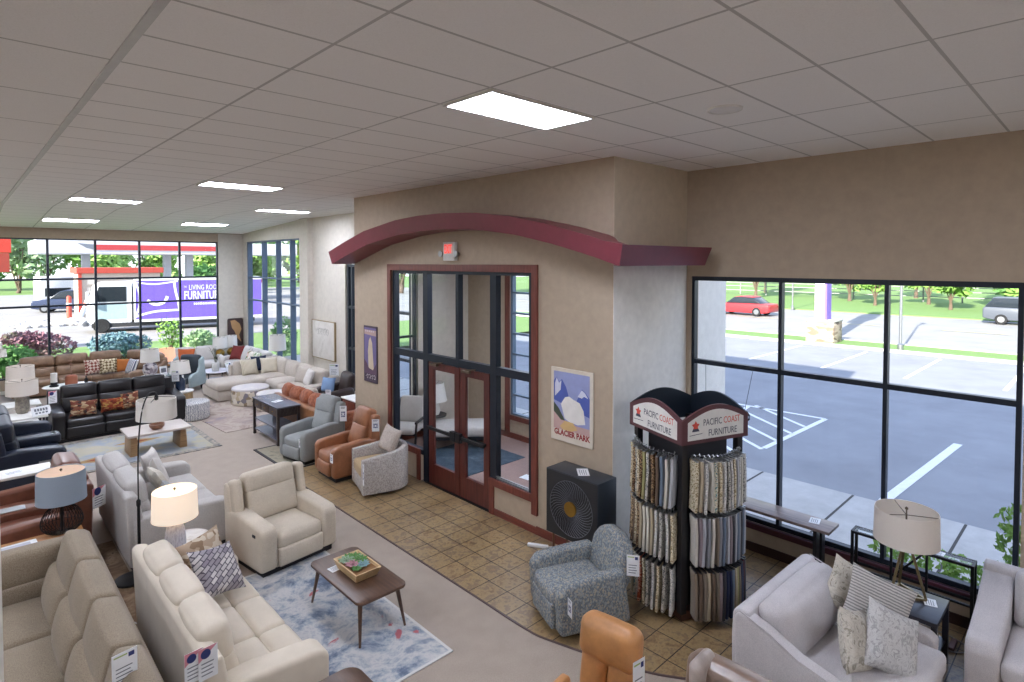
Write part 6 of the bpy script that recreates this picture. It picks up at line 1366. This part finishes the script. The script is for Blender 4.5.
obj('pillow_emblem', b, m_tw, t, smooth=False)
M = face_negy((3.42, -1.215, 0))
obj('lettering', text_bm('THE', .16, M @ Matrix.Translation((0, 2.42, 0)), .002, .5), m_tw, t, smooth=False)
obj('lettering', text_bm('LIVING ROOM', .42, M @ Matrix.Translation((.25, 2.3, 0)), .002, .62), m_tw, t, smooth=False)
obj('lettering', text_bm('FURNITURE', .68, M @ Matrix.Translation((0, 1.75, 0)), .002, .56, bold=.008), m_tw, t, smooth=False)
b = new(); rq = random.Random(4); x = .5
while x < 2.2: q = rq.uniform(.05, .13); quad(b, [(x, 1.42, .002), (x+q, 1.42, .002), (x+q, 1.42+rq.uniform(.1, .15), .002), (x, 1.53, .002)], M); x += q+.03
obj('small_print', b, m_tw, t, smooth=False)
car('car', 'dark blue suv parked by the filling station outside the back window', (4.3, 58.0, GZ), R(-20), plain('navy paint', '3a4560', .3), prof=suv, roof=v_roof, glassp=v_rp)
# filling station
t = thing('station_canopy', 'white filling station canopy with a red stripe on pale columns', 'canopy', (0, 0, GZ))
b = new(); box(b, 4.6, 26, 60, 67, 4.6, 5.75, bev=.05); obj('canopy_roof', b, m_tw, t, smooth=False)
b = new(); box(b, 8.5, 19.5, 59.93, 59.995, 4.95, 5.4); obj('red_stripe', b, plain('coral stripe', 'c9474a', .5), t, smooth=False)
b = new(); prism(b, [(7.3, 5.5), (8.5, 5.4), (8.5, 4.95), (7.9, 5.1)], 59.93, 59.995, 'y', 0); obj('grey_swoosh', b, plain('swoosh grey', '7f8791', .5), t, smooth=False)
for x in (8.2, 14.5, 16.4, 22.0): b = new(); box(b, x-.3, x+.3, 62.5, 63.1, 0, 4.6); obj('column', b, plain('column grey', 'b5bac2', .6), t, smooth=False)
t = thing('kiosk', 'low tan kiosk with red roof band in front of the filling station', 'building', (0, 0, GZ))
b = new(); box(b, 6.3, 11.3, 51, 54, 0, 3.1); obj('wall', b, plain('kiosk tan', 'cdbfae', .8), t, smooth=False)
b = new(); box(b, 6.1, 11.5, 50.8, 54.2, 3.1, 3.5, bev=.02); box(b, 6.2, 6.4, 50.9, 51.1, 0, 3.1); obj('roof_band', b, plain('kiosk red', 'c4503f', .6), t, smooth=False)
for i in range(4): b = new(); box(b, 6.7, 7.3, 50.96, 51.0, .5+i*.6, .9+i*.6); obj('panel', b, plain('kiosk panel', 'e2d8ca', .7), t, smooth=False)
for i, (x, y) in enumerate(((15.2, 58.5), (21.3, 58.8))):
    t = thing('fuel_pump', ('white fuel pump under the middle of the station canopy', 'red topped fuel pump near the right end of the canopy')[i], 'fuel pump', (x, y, GZ)); b = new(); box(b, -.5, .5, -.35, .35, 0, 1.9, bev=.05); obj('body', b, m_tw, t, smooth=False); b = new(); box(b, -.52, .52, -.37, .37, 1.9, 2.3, bev=.04); obj('top_sign', b, plain('pump red', 'c9433c', .5), t)
    b = new(); tube(b, smooth_path([(.5, -.3, 1.5), (.8, -.4, .8), (.55, -.4, .5), (.5, -.3, 1.1)], 5), .03, 6); obj('hose', b, m_black, t)
t = thing('van', 'white delivery van standing left of the kiosk', 'van', (4.9, 63.5, GZ), R(8)); b = new(); box(b, 0, 2.4, -1, 1.3, .4, 2.7, bev=.12); obj('body', b, m_tw, t); b = new(); box(b, .3, 2.1, -1.03, -1.0, 1.0, 1.7); obj('windscreen', b, m_tg, t, smooth=False)
for x in (.35, 2.05):
    b = new(); lathe(b, [(0, -.12), (.36, -.12), (.38, -.06), (.38, .06), (.36, .12), (0, .12)], 20, T((x, -.9, .38), rz=PI/2) @ Matrix.Rotation(PI/2, 4, 'Y') @ Matrix.Rotation(PI/2, 4, 'X')); obj('wheel', b, plain('van tyre', '1d1d1f', .8), t)
t = thing('banner_sign', 'red banner sign on a post at the upper left corner of the back window', 'sign', (1.35, 31.5, GZ)); b = new(); box(b, -.9, .28, -.06, .06, 4.3, 5.7, bev=.01); obj('red_panel', b, plain('bright red panel', 'e0483a', .5), t, smooth=False)
b = new(); box(b, -.9, .22, -.06, .06, 3.5, 4.28, bev=.01); obj('lower_panel', b, plain('brick red panel', 'b5483c', .5), t, smooth=False); b = new(); bar(b, (-.3, 0, 0), (-.3, 0, 3.5), .16); obj('post', b, m_steel, t)
for i, (x, lb) in enumerate(((5.55, 'orange red bollard beside the dark suv'), (6.15, 'leaning white and red barrier post by the kiosk corner'))):
    t = thing('bollard', lb, 'bollard', (x, 50, GZ)); t.rotation_euler = (0, .35*i, 0); b = new(); lathe(b, [(0, 0), (.16, 0), (.14, 1.5), (.08, 1.58), (0, 1.6)], 14); obj('post', b, plain('bollard red', 'd65a45', .6) if not i else m_tw, t); b = new(); lathe(b, [(.165, .9), (.165, 1.1)], 14, cap=False); obj('band', b, m_tw if not i else plain('band red', 'd65a45', .6), t)
kk = 50
for x, y, h, r, mi in ((2, 106, 11.5, 3.7, 2), (9.5, 108, 11, 3.6, 3), (17, 106, 12, 3.7, 0), (24.5, 108, 11.5, 3.7, 1), (32, 106, 12, 3.7, 2), (39.5, 106, 11, 3.7, 0), (-5.5, 108, 12, 3.8, 2), (47, 108, 11, 3.7, 3), (13, 82, 6.5, 2.9, 1), (19, 84, 6.2, 2.9, 1), (25, 82, 6, 2.9, 1), (5.5, 95, 9, 3.2, 3), (31, 84, 6.5, 2.9, 1), (22, 75, 4.5, 2.0, 2), (12.6, 96, 9.5, 3.2, 0), (20, 96, 9, 3.2, 3), (28, 96, 9.5, 3.2, 1), (36, 96, 9, 3.2, 2)):
    kk += 1; tree('tall hazy green tree rising behind the filling station', x, y, h, r, GR[mi], kk, 800, .55, .06, group='trees behind the filling station')
t = thing('planter_shrub', 'grey green shrub outside the tall far right window', 'shrub', (9.6, 23.5, GZ)); b = new(); rnd = random.Random(12); leafcloud(b, (0, 0, .9), (.5, .5, .8), 800, .08, rnd); obj('foliage', b, GR[2], t, smooth=False)
for i, (x, y, h, r) in enumerate(((40, 62, 9, 5), (46, 52, 9, 5), (36, 75, 9, 5), (52, 44, 8, 4.5))): tree('green tree across the road seen through the tall far right window', x, y, h, r, GR[i % 2], 90+i, 700, .45, .12, group='trees across from the tall window')
ground('ground_side_lot', 8.05, 29.2, 23.7, 43, GZ-.01, spots('pale side lot', [(.3, 'a9a7a5'), (.7, 'bab8b5')], .8, 6))

# ------------------------------------------------------------------ daylight, camera, colour
w = bpy.data.worlds.new('sky'); SC.world = w; w.use_nodes = True; nt = w.node_tree; bg = nt.nodes['Background']
tc = N(nt, 'ShaderNodeTexCoord'); sp = N(nt, 'ShaderNodeSeparateXYZ'); L(nt, tc.outputs['Generated'], sp.inputs[0])
c = ramp(nt, sp.outputs[2], [(.0, (.95, .97, 1.0, 1)), (.12, (.86, .91, 1.0, 1)), (.45, (.56, .69, .98, 1)), (1.0, (.38, .5, .85, 1))])
L(nt, c, bg.inputs['Color']); bg.inputs['Strength'].default_value = 2.1
sd = bpy.data.lights.new('sun', 'SUN'); sd.energy = 14.0; sd.angle = R(.6); sd.color = (1, .93, .82)
so_ = bpy.data.objects.new('sun', sd); COL.objects.link(so_); so_.rotation_euler = Vector((.99, .15, -.44)).to_track_quat('-Z', 'Y').to_euler()
cd = bpy.data.cameras.new('camera'); cam = bpy.data.objects.new('camera', cd); COL.objects.link(cam)
cd.sensor_width = 36; cd.lens = 581/1024*36; cd.shift_y = -63/1024; cd.clip_start = .05; cd.clip_end = 400
az, pit = R(43.7), R(1.58)
fwv = Vector((math.sin(az)*math.cos(pit), math.cos(az)*math.cos(pit), -math.sin(pit)))
cam.location = (0, 0, 3.8); cam.rotation_euler = fwv.to_track_quat('-Z', 'Y').to_euler(); SC.camera = cam
vs = SC.view_settings; vs.view_transform = 'Standard'; vs.look = 'None'; vs.gamma = 1; vs.exposure = 0.1; vs.use_curve_mapping = False
cy = SC.cycles; cy.use_denoising = True; cy.max_bounces = 8; cy.diffuse_bounces = 6; cy.glossy_bounces = 3; cy.transparent_max_bounces = 16; cy.sample_clamp_indirect = 4; cy.caustics_reflective = False; cy.caustics_refractive = False
